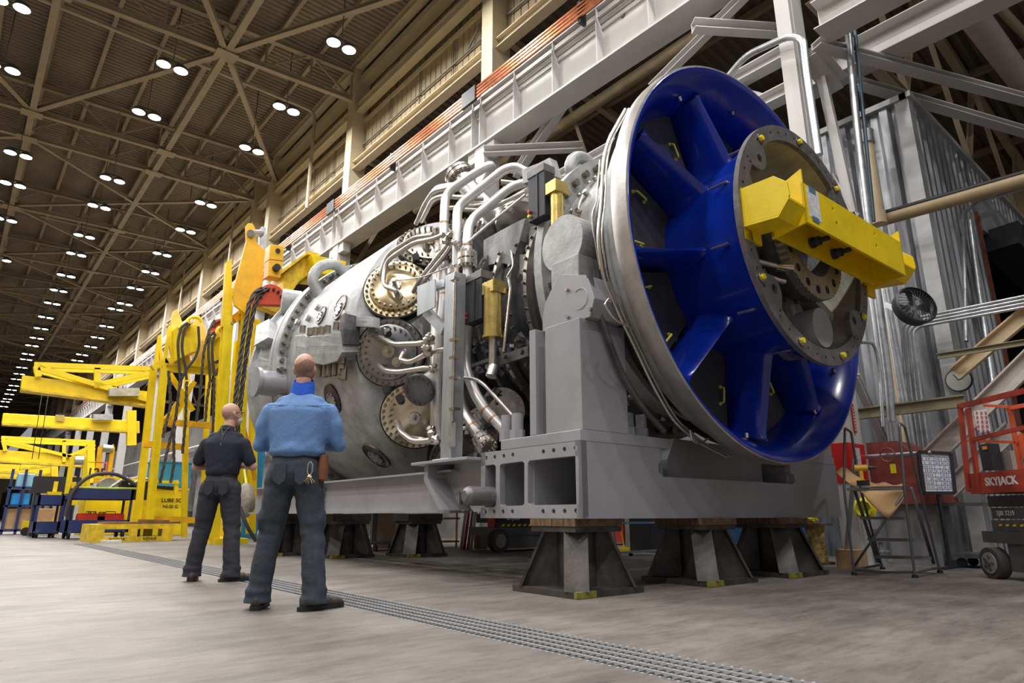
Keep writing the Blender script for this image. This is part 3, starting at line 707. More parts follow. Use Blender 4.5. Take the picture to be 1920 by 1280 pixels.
# clamps and fittings cluster
m=MB()
rng=random.Random(3)
for (x,y,X) in [(838,452,4.15),(846,440,4.15),(852,455,4.1),(799,640,3.95),(800,652,3.95),(806,632,3.95),(812,690,3.98),(802,662,4.0),(810,815,4.0),(818,825,4.0),(808,806,4.05),(875,440,4.3),(858,462,4.1),(726,620,4.0),(857,518,4.1),(955,392,4.6)]:
    p=mp(x,y,0,X); m=MB()
    for k in range(5):
        d=V((rng.uniform(-1,1),rng.uniform(-1,1),rng.uniform(-1,1))).normalized(); m.cyl(p-d*.05,p+d*.06,rng.uniform(.014,.035),n=8)
    m.build('pipe_fitting',NICK,T)
# lower machinery cluster behind the post
for (x,y,X,r,n_) in ((905,795,4.5,.2,V((-.6,-.7,.1))),(940,770,4.75,.28,V((-.5,-.8,-.1)))):
    p=mp(x,y,0,X); n_=n_.normalized(); m=MB().cyl(p,p+n_*.06,r,n=32).cyl(p+n_*.06,p+n_*.16,r*.6,n=24).cyl(p-n_*.5,p,r*.85,n=28)
    e1=n_.cross(V((0,0,1))).normalized();e2=n_.cross(e1)
    for k in range(16): a_=2*PI*k/16; q=p+(e1*math.cos(a_)+e2*math.sin(a_))*r*.88; m.cyl(q-n_*.02,q+n_*.1,.016,n=8)
    m.build('lower_can_cover',STEELC,T)
m=MB()
for (x,y,X) in [(900,650,4.5),(930,690,4.6),(960,660,4.6),(985,640,4.6),(890,700,4.5),(925,745,4.6),(880,820,4.4),(895,850,4.3),(915,800,4.3)]:
    p=mp(x,y,0,X); m=MB()
    for k in range(4):
        d=V((rng.uniform(-1,1),rng.uniform(-1,1),rng.uniform(-1,1))).normalized(); m.bar(p-d*.12,p+d*.12,.05,.05)
    m.build('valve_block',CASTD,T)
# actuator linkage bar
a_=mp(862,668,0,4.25); b_=mp(985,655,0,4.25)
m=MB().bar(mp(925,680,0,4.2),mp(992,658,0,4.25),.03,.11).bar(mp(860,695,0,4.25),mp(925,672,0,4.2),.03,.04); 
for x,y in ((900,692),(918,688),(948,668),(980,660)): p=mp(x,y,0,4.18); m.cyl(p,p-V((.04,0,0)),.03,n=12)
m.build('linkage_bar',CASTD,T)
MB().tube([mp(953,520,0,4.4),mp(957,540,0,4.25),mp(944,660,0,4.2)],.02).build('tie_rod',NICK,T)
MB().tube([mp(958,470,0,4.5),mp(962,500,0,4.4),mp(950,520,0,4.35)],.012,bend=.1).build('thin_line',NICK,T)
# electric actuators
def actuator(bx,by,gx,gt,gb,X,red):
    # box (x0,x1,yt,yb) black ; cylinder gold
    w0=mp(bx[0],by[0],0,X); w1=mp(bx[1],by[0],0,X); zt=w0.z; zb=mp(bx[0],by[1],0,X).z
    y0,y1=w0.y,w1.y
    ro=MB().box(X,X+.14,y0,y1,zb,zt).box(X-.012,X,y0+(y1-y0)*.55,y0+(y1-y0)*.62,zb,zt).build('actuator_motor',BLKP,T,bevel=.006)
    MB().box(X-.01,X+.16,y0+.01,y1-.0,zt,zt+.09).build('terminal_box',FLG,ro,bevel=.004)
    g0=mp(gx[0],gt,0,X+.02);g1=mp(gx[1],gt,0,X+.02); yc=(g0.y+g1.y)/2; rr=abs(g0.y-g1.y)/2
    z0=mp(gx[0],gb,0,X+.02).z
    MB().box(X-.01,X+.18,y1-.02,yc-rr*.9,g0.z-.05,g0.z+.09).build('gear_case',GOLD,ro,bevel=.005)
    c=MB().cyl((X+.08,yc,z0),(X+.08,yc,g0.z),rr*.8,n=28).cyl((X+.08,yc,z0-.03),(X+.08,yc,z0),rr*.9,n=28)
    c.build('gold_cylinder',GOLD,ro)
    MB().cyl((X+.08,yc,z0-.38),(X+.08,yc,z0),rr*.35,n=14).cyl((X+.06,yc,z0-.46),(X+.1,yc,z0-.34),rr*.5,n=12).build('actuator_rod',NICK,ro)
    for k,cm in enumerate(red):
        p=V((X,y0+(y1-y0)*.12,zb+.06+.055*k)); MB().cyl(p+V((0,.0,0)),p-V((.03,0,0)),.018,n=12).build('round_plug',cm,ro)
RB1=mat('red_plug',(.6,.02,.02),.4,var=0); YB1=mat('yellow_plug',(.8,.7,.02),.4,var=0)
actuator((990,1021),(337,418),(1026,1047),360,438,4.25,(YB1,RB1))
actuator((872,903),(533,608),(904,930),548,632,4.05,(RB1,RB1))
pblock('actuator_bracket',[(978,318),(1010,305),(1030,295),(1040,330),(1008,335),(980,345)],4.4,0,.12,CAST)
# conduits around the inlet band
for off in (0,.035):
    pts=[(1172,205),(1140,262),(1130,305),(1128,375),(1120,440),(1131,520),(1148,560),(1165,600),(1190,650),(1220,715),(1262,790),(1310,830),(1362,856)]
    P=[]
    for x,y in pts:
        p=mp(x+off*200,y-off*40,1,3.75); P.append(p)
    MB().tube(P,.016 if off==0 else .01,bend=.15).build('inlet_conduit',NICK,T)
MB().tube([mp(x,y,1,3.85) for x,y in ((1125,300),(1118,380),(1110,400),(1112,430),(1125,505))],.009,bend=.05).build('inlet_conduit',NICK,T)
MB().tube([mp(x,y,1,3.6) for x,y in ((1141,560),(1133,570),(1152,600),(1188,617))],.01,bend=.08).build('inlet_conduit',NICK,T)
MB().tube([mp(x,y,1,3.7) for x,y in ((1294,806),(1297,826),(1312,832),(1328,822))],.01,bend=.05).build('inlet_conduit',NICK,T)
# curved strap from the trunnion support down behind the band
MB().tube([mp(x,y,1,3.85) for x,y in ((1104,505),(1110,545),(1135,620),(1160,690),(1200,760),(1245,808))],.03,n=6,bend=.2).build('curved_strap',CASTD,T)
LT('inlet_back_dark',[(3.9,1.95),(4.2,1.7)],CASTD)

# bolts: the hundred that show largest are parts of their own, the rest one mass
def bscore(b):
    p=b[0]; w=CAM-p; d=w.length; f=b[1].dot(w/d)
    return b[2]/d*(f if f>.05 else -1)*(1.5 if b[4]!=6 else .5)
BL.sort(key=bscore,reverse=True)
for b_ in BL[:100]: MB().cyl(b_[0],b_[0]+b_[1]*b_[3],b_[2],n=b_[4],smooth=False).build('bolt',b_[5],T)
m=MB()
for b_ in BL[100:]: m.cyl(b_[0],b_[0]+b_[1]*b_[3],b_[2],n=b_[4],smooth=False)
m.build('small_bolts',BOLT,T,kind='stuff')
# ================= SUPPORT BASE (machine frame) =================
BX0,BX1,BY0,BY1,BZ0,BZ1=3.87,8.36,3.9,5.32,.61,1.243
B=thing('machine_plinth','heavy grey steel base block under the turbine inlet end with square openings','machine base',(6.1,4.6,BZ0),'M')
P0=lambda x,y:(lambda p:(p.y-BY0,p.z-BZ0))(mp(x,y,0,BX0))
opA=[P0(*q) for q in ((940,869.5),(979,864.5),(983,868),(983,944),(979,947.5),(941,948.5),(936.9,945),(936.9,873))]
opB=[P0(*q) for q in ((993,863),(1081,853.8),(1085,858),(1085,942),(1081,945.5),(994,947),(989.4,943),(989.4,868))]
opL=[P0(*q) for q in ((902.5,873.5),(926,870.5),(929.5,874),(929.5,947),(926,949.8),(902,950.6))]
opL[0]=(BY1-BY0-.001,opL[0][1]); opL[-1]=(BY1-BY0-.001,opL[-1][1])
hol=[circ(*P0(x,y),.022,12) for x,y in ((911.4,858.5),(927.4,856.6),(944.5,854.8),(961.3,852.5),(1018.5,846.5),(1037.8,844.3),(1058,842),(1079,839.7),(909.8,959.3),(926,959),(943,959),(960.4,958.9),(1018,958.6),(1037.8,958.4),(1058.5,958.2),(1080,957.8))]
W=BY1-BY0; Hh=BZ1-BZ0
outer=[(0,0),(W,0),(W,opL[-1][1])]+[opL[4],opL[3],opL[2],opL[1]]+[(W,opL[0][1]),(W,Hh),(0,Hh)]
outer=[(0,0),(W,0),(W,opL[5][1]),opL[4],opL[3],opL[2],opL[1],(W,opL[0][1]),(W,Hh),(0,Hh)]
MB().plate(outer,[opA,opB]+hol,(BX0,BY0,BZ0),(0,1,0),(0,0,1),.07).build('end_frame',SGREY,B,bevel=.004)
n0=mp(1229.5,838,1,BY0).x; n1=mp(1243,892,1,BY0).x; n2=mp(1491,907,1,BY0).x; nz=mp(1360,900,1,BY0).z-BZ0
L=BX1-BX0; o=[(0,0),(L,0),(L,Hh),(n2-BX0-.08,Hh),(n2-BX0-.08,nz+.13),(n2-BX0,nz+.1),(n2-BX0,nz+.03),(n2-BX0-.05,nz),(n1-BX0,nz),(n1-BX0-.06,nz+.04),(n1-BX0-.06,nz+.11),(n1-BX0,nz+.16),(n1-BX0,Hh),(0,Hh)]
MB().plate(o,[],(BX0,BY0,BZ0),(1,0,0),(0,0,1),-.07).build('front_plate',SGREY,B)
MB().plate(o,[],(BX0,BY1-.07,BZ0),(1,0,0),(0,0,1),-.07).build('rear_plate',SGREY,B)
MB().box(BX0+.071,BX1,BY0+.071,BY1-.071,BZ0,BZ0+.06).build('bottom_plate',SGREY,B)
MB().box(BX0+.071,n1,BY0+.071,BY1-.071,BZ1-.06,BZ1).build('top_plate',SGREY,B); MB().box(n2,BX1,BY0+.071,BY1-.071,BZ1-.06,BZ1).build('top_plate',SGREY,B)
yw=BY0+(opA[2][0]+opB[0][0])/2
for x0,x1,y0,y1 in ((BX0+.07,BX0+1.1,yw-.02,yw+.02),(BX0+1.1,BX0+1.15,BY0+.071,BY1-.071),(BX0+.07,BX0+1.1,BY0+opL[3][0]-.04,BY0+opL[3][0]-.0),(n1,n1+.05,BY0+.071,BY1-.071),(n2-.05,n2,BY0+.071,BY1-.071),(BX1-.07,BX1,BY0+.071,BY1-.071)):
    MB().box(x0,x1,y0,y1,BZ0+.06,(BZ1-.06)).build('inner_web',SGREY,B)
MB().box(BX0+.35,BX0+.6,BY0+.071,BY0+.12,BZ0+.06,BZ1-.06).box(BX0+.9,BX0+1.1,yw-.3,yw-.27,BZ0+.06,BZ1-.06).build('stiffener',SGREY,B)
MB().box(n1+.05,n2-.05,4.5,4.56,BZ0+.06,BZ1-.1).build('notch_shade_sheet',DARK,B)  # dark sheet stands in for the shade in the hollow notch
# gray saddle inside the notch
sx=[mp(x,880,1,4.15).x for x in (1252,1262,1283,1428)]
pz=mp(1300,826,1,4.15).z
MB().prof((sx[0],4.15,0),(sx[0],4.45,0),[(0,0)]*0 or [(0,BZ0+.3),(sx[3]-sx[0],BZ0+.3),(sx[3]-sx[0],pz-.02),(.14,pz),(0,pz-.22)],up=(0,0,1)).build('saddle_block',SGREY,B)
for i in range(0): pass
# jacking pin through the left part
p=mp(884,930,0,3.5); 
py=BY1+.0; pin=MB().lathe([(0,.0),(0,.035),(.0,.05),(.03,.082),(.06,.09),(.34,.09)],(BX0-.32,mp(905,928,0,BX0-.1).y,mp(905,930,0,BX0-.1).z),(1,0,0),36)
pin.build('jacking_pin',FLG,B)
# support legs
def leg(x0,sgn,left=True):
    t=thing('trunnion_stand',('grey welded support leg with stiffener plates under the near trunnion' if left else 'grey support leg mostly hidden behind the blue inlet'),'machine stand',(x0,4.2,BZ1),'M')
    X=lambda d:x0+sgn*d
    MB().box(X(0),X(1.2 if left else 1.1),BY0+.004,5.0,BZ1+.002,BZ1+.1).build('foot_plate',SGREY,t,bevel=.006)
    MB().box(X(.03),X(.62),BY0+.005,4.37,BZ1+.1,2.34).build('column',SGREY,t,bevel=.006)
    MB().box(X(.16),X(.6),4.37,4.5,BZ1+.1,2.3).build('column_web',SGREY,t)
    MB().box(X(0),X(.3),4.47,4.56,BZ1+.1,2.35).build('stiffener_plate',SGREY,t,bevel=.005)
    MB().cyl((X(.155),4.44,BZ1+.1),(X(.155),4.44,2.28),.03,n=8).build('weld_bead',mat('weld_bead_grey',(.42,.42,.43),.6,.2,var=.25,scale=40,bump=.3),t)
    return t
t=leg(BX0,1)
MB().plate([(y,z) for y,z in ((3.84,2.34),(3.78,2.5),(3.86,2.74),(4.24,2.86),(4.44,2.62),(4.48,2.46),(4.48,2.34))],[],(BX0+.1,0,0),(0,1,0),(0,0,1),.42).build('head',SGREY,t,bevel=.006)
MB().box(4.02,4.36,4.02,4.4,2.7,3.02).build('trunnion_block',CAST,t,bevel=.01)
c=mp(1088,560,0,BX0+.1); ring=MB()
ring.lathe([(0,.092),(-.006,.096),(0,.1)],(c.x-.001,c.y,c.z),(1,0,0),40,a0=-2.2,a1=2.2,ref=(0,-1,0)).build('circular_mark',mat('weld_bead_grey',(.4,.4,.4)),t)
for x,y in ((1065,543),(1109,580),(1066,594)):
    p=mp(x,y,0,BX0+.1); MB().hexb(p,(-1,0,0),.02,.03).build('bolt',NICK,t)
for x,y in ((965,808),(985,804)):
    p=mp(x,y,0,4.1); MB().cyl((4.0,p.y,BZ1+.1),(4.0,p.y,BZ1+.2),.075,n=6,smooth=False).cyl((4.0,p.y,BZ1+.2),(4.0,p.y,BZ1+.36),.058,n=28).build('anchor_stud',SGREY,t)
for x in (1159,1179,1203):
    p=mp(x,810,1,4.08); MB().cyl((p.x,4.08,BZ1+.1),(p.x,4.08,BZ1+.2),.07,n=6,smooth=False).cyl((p.x,4.08,BZ1+.2),(p.x,4.08,BZ1+.33),.052,n=28).build('anchor_stud',SGREY,t)
leg(BX1-.01,-1,False)
# ================= RAIL and galvanised POST =================
RX=3.9
R_=thing('side_rail','long grey I-beam rail running beneath the turbine behind the men','rail beam',(RX,8,.66),'M')
m=MB().ibeam((RX+.12,5.9,.885),(RX+.12,12.6,.885),.26,.45,.022)
m.build('beam',SGREY,R_)
MB().box(RX,RX+.24,9.56,9.6,.69,1.08).build('splice_plate',SGREY,R_)
for k in range(4):
    MB().cyl((RX+.1,9.45,.75+k*.085),(RX+.05,9.45,.75+k*.085),.03,n=6,smooth=False).build('bolt',SGREY,R_)
MB().prof((RX-.12,5.85,0),(RX+.2,5.85,0),[(-.55,1.2),(.48,1.2),(.48,1.15),(.05,.7),(-.0,.67),(-.55,.67)],up=(0,0,1)).build('bracket_body',SGREY,R_) if False else None
m=MB()
m.plate([(5.33,.67),(5.62,.67),(6.0,.98),(6.0,1.17),(5.33,1.17)],[],(RX+.1,0,0),(0,1,0),(0,0,1),.02)
m.plate([(5.85,.69),(5.93,.69),(6.26,1.0),(6.26,1.17),(6.18,1.17),(6.18,1.03)],[],(RX-.12,0,0),(0,1,0),(0,0,1),.36)
m.build('bracket',SGREY,R_)
MB().box(RX-.2,RX+.3,5.33,6.42,1.17,1.2).build('bracket_top',SGREY,R_,bevel=.004)
GP=thing('galvanised_post','tall galvanised steel post with side arms standing on the bracket beside the pipes','post',(3.93,5.95,1.2),'M')
GALP=mat('galvanised_post',(.52,.55,.58),.38,.75,var=.14,scale=5,stretch=(1,1,.3))
pa=mp(835,860,0,3.87); py=pa.y
MB().box(3.86,4.02,py-.11,py+.09,1.225,3.36).box(3.8,4.1,py-.16,py+.16,1.2,1.225).build('upright',GALP,GP,bevel=.006)
P=[mp(x,y,0,3.84) for x,y in ((782,537),(815,523),(815,575),(782,592))]
MB().add(P+[p+V((.02,0,0)) for p in P],[(0,1,2,3),(7,6,5,4),(0,4,5,1),(1,5,6,2),(2,6,7,3),(3,7,4,0)]).build('mounting_plate',GALP,GP)
MB().bar(mp(813,538,0,3.93),mp(838,530,0,3.93),.07,.1).build('arm',GALP,GP)
MB().bar(mp(800,584,0,3.93),mp(834,620,0,3.93),.07,.12).build('arm',GALP,GP)
MB().tube([mp(854,520,0,3.84),mp(852,620,0,3.84),mp(848,790,0,3.84)],.018).build('conduit',NICK,GP)
for y in (523,637,670,708,767): 
    p=mp(851,y,0,3.84); MB().box(p.x-.03,p.x+.05,p.y-.05,p.y+.05,p.z-.015,p.z+.015).build('clamp',NICK,GP)
p=mp(848,815,0,3.855); MB().box(3.845,3.86,p.y-.08,p.y+.06,p.z-.13,p.z+.13).build('cover_box',PIPE,GP)
# ================= PEDESTALS =================
YG=mat('yellow_green_corner',(.22,.21,.03),.6,var=.3,scale=12)
def pedestal(cx,cy,lab,w=.4,sc=1.,rot=0,cut=.0):
    t=thing('steel_pedestal',lab,'pedestal',(cx,cy,0),'M','steel pedestals under the turbine frames')
    MB().box(cx-w,cx+w,cy-w,cy+w,0,.05).build('base_plate',STEELD,t)
    MB().box(cx-w-.002,cx-w+.22,cy-w-.002,cy-w+.03,.004,.052).build('painted_corner',YG,t)
    zt=.5
    MB().cyl((cx,cy,.05),(cx,cy,zt),.17,n=28).build('centre_tube',STEELD,t)
    for k in range(4):
        a=PI/4+PI/2*k; d=V((math.cos(a),math.sin(a),0)); n_=V((-d.y,d.x,0)); b=w*1.19; tp=.27
        m=MB(); pr=[(0,.05),(b,.05),(tp,zt),(0,zt)]
        vs=[V((cx,cy,0))+d*r+V((0,0,z))+n_*s for s in (-.012,.012) for r,z in pr]
        m.add(vs,[(0,1,2,3),(7,6,5,4),(0,4,5,1),(1,5,6,2),(2,6,7,3),(3,7,4,0)])
        pw=.1; q=[V((cx,cy,0))+d*r+V((0,0,z))+n_*s for r,z in ((b,.05),(tp,zt)) for s in (-pw,pw)]
        q+= [v+d*.025 for v in q]; m.add(q,[(0,1,3,2),(4,6,7,5),(0,4,5,1),(2,3,7,6),(0,2,6,4),(1,5,7,3)])
        m.build('rib_plate',STEELD,t)
    MB().box(cx-.28,cx+.28,cy-.28,cy+.28,zt,.545).build('top_plate',STEELD,t)
    return t
TIM=mat('timber_packing',(.16,.09,.045),.8,var=.45,scale=6,stretch=(1,4,1))
def timber(cx,cy,lab,top=.608,w=.29):
    o=MB()
    for k in range(4): o.box(cx-w,cx+w,cy-w+.145*k+.004,cy-w+.145*(k+1)-.004,.547,top)
    tag(o.build('timber_packing',TIM,None,'M'),lab,'packing','timber packing on the pedestals')
for i,(cx,cy,lab) in enumerate(((4.16,4.28,'nearest dark steel pedestal, its base corner daubed yellow, under the base corner'),(5.72,4.15,'middle dark steel pedestal under the front of the grey base'),(7.1,4.12,'right-hand dark steel pedestal under the front of the grey base'))):
    pedestal(cx,cy,lab); timber(cx,cy,['timber packing slabs on the nearest pedestal','timber packing slabs on the middle front pedestal','timber packing slabs on the right-hand front pedestal'][i])
MB_=None
g1=mp(662,1046,2,0);g2=mp(802,1044,2,0);g3=mp(545,1042,2,0)
for i,(g_,lab,tl) in enumerate(((g1,'dark pedestal under the long rail, just right of the man in blue','left-hand dark packing slab under the long rail'),(g2,'dark pedestal under the long rail next to the grey base','dark packing slab beneath the rail near the base'),(g3,'dark pedestal half hidden behind the legs of the man in blue','dark packing slab behind the legs of the man in blue'))):
    pedestal(g_.x,g_.y+.35,lab,.36)
    tag(MB().box(g_.x-.32,g_.x+.32,g_.y+.1,g_.y+.6,.547,.655).build('steel_packing',STEELD,None,'M'),tl,'packing','packing slabs under the rail')
# ================= YELLOW LIFTING BEAM on the hub =================
LB=thing('lifting_beam','bright yellow steel lifting beam bolted across the hub of the inlet','lifting beam',(6.15,2.6,3.05),'M')
yf,yb=2.39,2.72; x0,x1=5.18,7.26; z0,z1=3.08,3.46; zm=(z0+z1)/2+.08
hl=[circ(x-x0,z-z0,.022,10) for x,z in ((5.72,3.37),(5.76,3.24),(6.6,3.37),(6.6,3.24))]
MB().plate([(0,0),(x1-x0,0),(x1-x0,z1-z0),(0,z1-z0)],hl,(x0,yf,z0),(1,0,0),(0,0,1),-.025).build('front_plate',YEL,LB,bevel=.003)
MB().box(x0,x1,yb-.025,yb,z0-.03,z1).build('rear_plate',YEL,LB)
MB().box(x0+.02,x1-.02,yf+.025,yb-.025,zm,zm+.025).build('web',YEL,LB)
for x in (x0,x1-.02): MB().prof((x,0,0),(x+.02,0,0),[(-yf,z0),(-yb,z0-.05),(-yb,z1),(-yf,z1+.13)],up=(0,0,1)).build('end_gusset',YEL,LB)
for x in (x0+.03,x1-.05): MB().box(x,x+.02,yf+.025,yb-.025,z0+.02,zm).build('inner_gusset',YEL,LB)
for sx,xa in ((-1,4.9),(1,7.54)):
    t_=.02
    pts=[(2.86,3.48),(2.5,3.47),(2.39,3.37),(2.38,3.24),(2.5,3.10),(2.86,3.13)]
    MB().plate(pts,[],(xa,0,0),(0,1,0),(0,0,1),t_).build('arm_side_plate',YEL,LB,bevel=.003)
    xi=x0 if sx<0 else x1
    xl,xh=min(xa,xi),max(xa,xi)
    MB().box(xl,xh,2.82,2.85,3.0,3.5).build('arm_foot_plate',YEL,LB)
    vs=[(xl,2.84,3.11),(xh,2.84,3.11),(xh,2.5,3.08),(xl,2.5,3.08),(xh,2.39,3.21),(xl,2.39,3.21)]
    MB().add(vs+[(a,b+.0,c+.02) for a,b,c in vs],[(0,1,2,3),(3,2,4,5),(6,9,8,7),(9,11,10,8),(0,3,9,6),(3,5,11,9),(1,7,8,2),(2,8,10,4),(0,6,7,1),(5,4,10,11)]).build('arm_bottom_plate',YEL,LB)
for x,z in ((5.86,3.17),(6.3,3.17)):
    MB().cyl((x,yb-.02,z),(x,yb-.06,z),.055,n=24).cyl((x,yb-.06,z),(x,yb-.12,z),.045,n=6,smooth=False).cyl((x,yb-.12,z),(x,yb-.2,z),.025,n=14).build('bolt',BLKP,LB)
MB().box(x0+.06,x0+.27,yf-.004,yf,z0+.07,z1-.02).build('paper_tag',mat('paper_white',(.75,.74,.72),.6,var=.15,scale=30,col2=(.45,.5,.55)),LB)
MB().box(x0+.1,x0+.22,yf-.006,yf-.004,z1-.06,z1-.0).box(x0+.1,x0+.22,yf-.006,yf-.004,z0+.04,z0+.09).build('blue_tape',mat('blue_tape',(.08,.18,.25),.6,var=0),LB)
MB().tube([(x1-.9,2.62,z1+.03),(x1-.5,2.6,z1+.05),(x1-.02,2.55,z1+.02)],.02).build('rod_handle',PIPE,LB)
# ================= RIGHT SIDE =================
def atp(px,py,P,n):
    d=FPX*_H[0]+(px-960)*_H[1]-(py-640)*_H[2]; n=V(n); return CAM+d*((V(P)-CAM).dot(n)/d.dot(n))
ZINC=mat('zinc_sheet',(.42,.44,.48),.35,.75,var=.35,scale=1.2,stretch=(3,3,.4),col2=(.16,.16,.17),hi=(.58,.60,.64))
ZINC2=mat('zinc_trim',(.45,.46,.46),.5,.4,var=.15,scale=2)
# shed of corrugated sheet: walls run down to the floor, its top seen among the beams
SX,SY,ST=11.06,2.88,7.3
sh=thing('metal_shed','tall shed clad in corrugated galvanised sheet with a dark doorway on its right face','shed',(SX,SY,0))
def cor(mb,p,q,z0,z1,pitch,h,nrm):
    p=V(p);q=V(q);L=(q-p).length;d=(q-p)/L;nn=V(nrm);n=int(L/pitch);vs=[];c=0
    for i in range(n+1):
        for a,hh in ((0,0),(.3,0),(.45,1),(.8,1)):
            t=min(L,(i+a)*pitch); vs+=[p+d*t+nn*h*hh+V((0,0,z0)),p+d*t+nn*h*hh+V((0,0,z1))]; c+=1
    mb.add(vs,[(2*i,2*i+1,2*i+3,2*i+2) for i in range(c-1)])
m=MB(); cor(m,(SX,SY+.12,0),(SX,9,0),0,ST,.34,.07,(-1,0,0)); m.box(SX+.02,SX+.05,SY,9,0,ST); m.build('side_cladding',ZINC,sh)
m=MB(); cor(m,(SX+.15,SY,0),(14.0,SY,0),0,ST,.3,.06,(0,-1,0)); cor(m,(14.0,SY,0),(22,SY,0),6.3,ST,.3,.06,(0,-1,0)); m.box(SX,14,SY+.02,SY+.05,0,ST).box(14,22,SY+.02,SY+.05,6.3,ST); m.build('front_cladding',ZINC,sh)
MB().box(SX-.08,SX+.14,SY-.07,SY-.05,0,ST).box(SX-.09,SX-.07,SY-.07,SY+.14,0,ST).build('corner_trim',ZINC2,sh)
MB().box(SX-.12,SX+.1,SY-.05,9,ST,ST+.1).box(SX-.12,22,SY-.12,SY+.05,ST,ST+.1).build('eave_trim',ZINC2,sh)
MB().box(SX,22,SY,9,ST+.1,ST+.14).build('roof',ZINC2,sh)
MB().box(14.0,22,SY+3,SY+3.05,0,6.3).box(14,14.05,SY+.05,SY+3,0,6.3).box(21.9,22,SY,SY+3,0,6.3).box(14,22,SY+.05,SY+3,6.25,6.3).build('dark_interior',BLACK,sh)  # inside walls coloured black to stand in for the unlit depth
LINT=mat('grey_lintel',(.33,.36,.38),.5,.2)
MB().box(14.1,22,SY-.1,SY+.02,5.85,6.75).build('lintel',LINT,sh)
MB().box(13.95,14.07,SY-.08,SY+.05,0,6.2).build('rusty_jamb',mat('rust_red_steel',(.25,.07,.035),.8,var=.4,scale=6),sh)
dr=thing('roll_door_drive','black roller door drive box hanging in the shed doorway','door drive',(15,2.6,5.0))
MB().prof((14.3,2.6,5.7),(16.8,2.2,4.9),[(-.3,-.25),(.3,-.25),(.3,.25),(-.3,.25)]).build('housing',BLKP,dr)
MB().cyl((14.7,2.3,5.75),(14.7,2.2,5.75),.2,n=20).build('pulley',DARK,dr); MB().cyl((15.5,2.2,5.6),(15.5,2.1,5.6),.2,n=20).build('pulley',DARK,dr)
MB().box(14.95,15.15,2.2,2.3,5.2,5.4).build('yellow_lamp',mat('lug_yellow',(.85,.75,.02)),dr)
# grey partition below, seen behind the steps
GPN=mat('grey_panel',(.24,.24,.245),.5,.2,var=.2,scale=1.5)
m=MB(); m.box(10.7,10.76,6.2,9,0,2.4); structure('wall_partition',m,GPN).name='wall_partition'
# white steel beams and braces near the first column
def wbeam(p,q,w,h,lab,name='steel_beam',m_=WHITE,t=.02,fn='ibeam',up=(0,0,1)):
    mm=MB(); getattr(mm,fn)(p,q,w,h,t,up=up); return tag(mm.build(name,m_),lab,'beam')
za=hp(1525,74,0,9.2).z+.22
wbeam((9.2,3.35,za),(9.2,-6,za),.5,.5,'wide white steel beam running from the first column to the upper right')
wbeam((10.6,4.2,hp(1624,100,0,10.6).z),(10.6,-6,hp(1624,100,0,10.6).z),.45,.5,'second white steel beam behind the first, upper right')
zb=za-.25
wbeam(hp(1530,82,2,zb),hp(1960,197,2,zb),.2,.12,'upper white channel brace crossing the upper right corner','brace',fn='chan')
zc=hp(1605,152,0,10.6).z
wbeam(hp(1605,155,2,zc),hp(1960,258,2,zc),.2,.12,'lower white channel brace crossing above the metal shed','brace',fn='chan')
wbeam((10.25,3.6,hp(1605,152,0,10.2).z+.1),(9.6,3.7,za-.1),.3,.35,'short white beam joining the first column to the beam behind','steel_beam')
# lattice of beams along the aisle beyond the column
wl=thing('walkway_truss','white lattice truss of two long beams behind the inlet, left of the first column','truss',(9.3,10,7.3))
for z in (8.02,7.32): MB().ibeam((9.35,3.95,z),(9.35,11.7,z),.26,.22,.02).build('chord',WHITE,wl)
for y in (4.4,6.0,7.6,9.2,10.8): MB().ang((9.35,y,7.35),(9.35,y+.75,8.0),.1,.015).build('lattice_bar',WHITE,wl)
wbeam(hp(1222,165,0,9.45),hp(1400,-12,0,9.45),.16,.16,'white diagonal brace rising behind the inlet to the girder','brace',fn='chan')
wbeam(hp(965,330,0,9.7),hp(1063,185,0,9.7),.22,.2,'white diagonal brace behind the pipes under the girder','brace')
wbeam(hp(907,283,2,9.15),hp(1093,275,2,9.15),.2,.2,'white horizontal brace with bolt holes behind the lifting lug','brace',fn='chan')
wbeam(hp(1300,48,2,9.15),hp(1458,58,2,9.15),.2,.2,'white horizontal brace left of the first column head','brace',fn='chan')
for k,(a,b_) in enumerate((((1535,120),(1598,400)),((1560,330),(1606,415)),((1610,400),(1566,480)))):
    wbeam(hp(*a,0,9.9),hp(*b_,0,9.9),.14,.1,['long slanting white member behind the first column','short white member behind the first column, leaning right','short white member behind the first column, leaning left'][k],'brace',fn='chan')
def cpipe(name,pts,r,m_,lab,cat='pipe',bend=.2):
    return tag(MB().tube([hp(*q) for q in pts],r,n=14,bend=bend).build(name,m_),lab,cat)
cpipe('conduit',[(1363,146,0,8.9),(1398,104,0,8.9),(1478,68,0,8.85),(1506,72,0,8.85),(1512,130,0,8.85),(1536,290,0,8.85)],.055,PIPE,'thick galvanised conduit arching over the inlet and down the first column','conduit',.35)
cpipe('conduit',[(1590,55,0,9.75),(1605,220,0,9.75),(1628,420,0,9.75),(1665,700,0,9.75),(1672,790,0,9.75)],.055,PIPE,'tall galvanised riser pipe just right of the first column')
cpipe('conduit',[(1602,50,0,9.9),(1622,250,0,9.9),(1638,415,0,9.9)],.03,mat('blue_grey_pipe',(.12,.17,.22),.4,.5),'thin blue-grey pipe beside the galvanised riser')
TANP=mat('tan_pipe',(.42,.35,.24)); CRM=mat('cream_pipe',(.60,.47,.29),.45,var=.08)
q=thing('capped_pipe','upright cream pipe with a grey coupling at its top beside the shed','pipe',hp(1638,300,0,10.3))
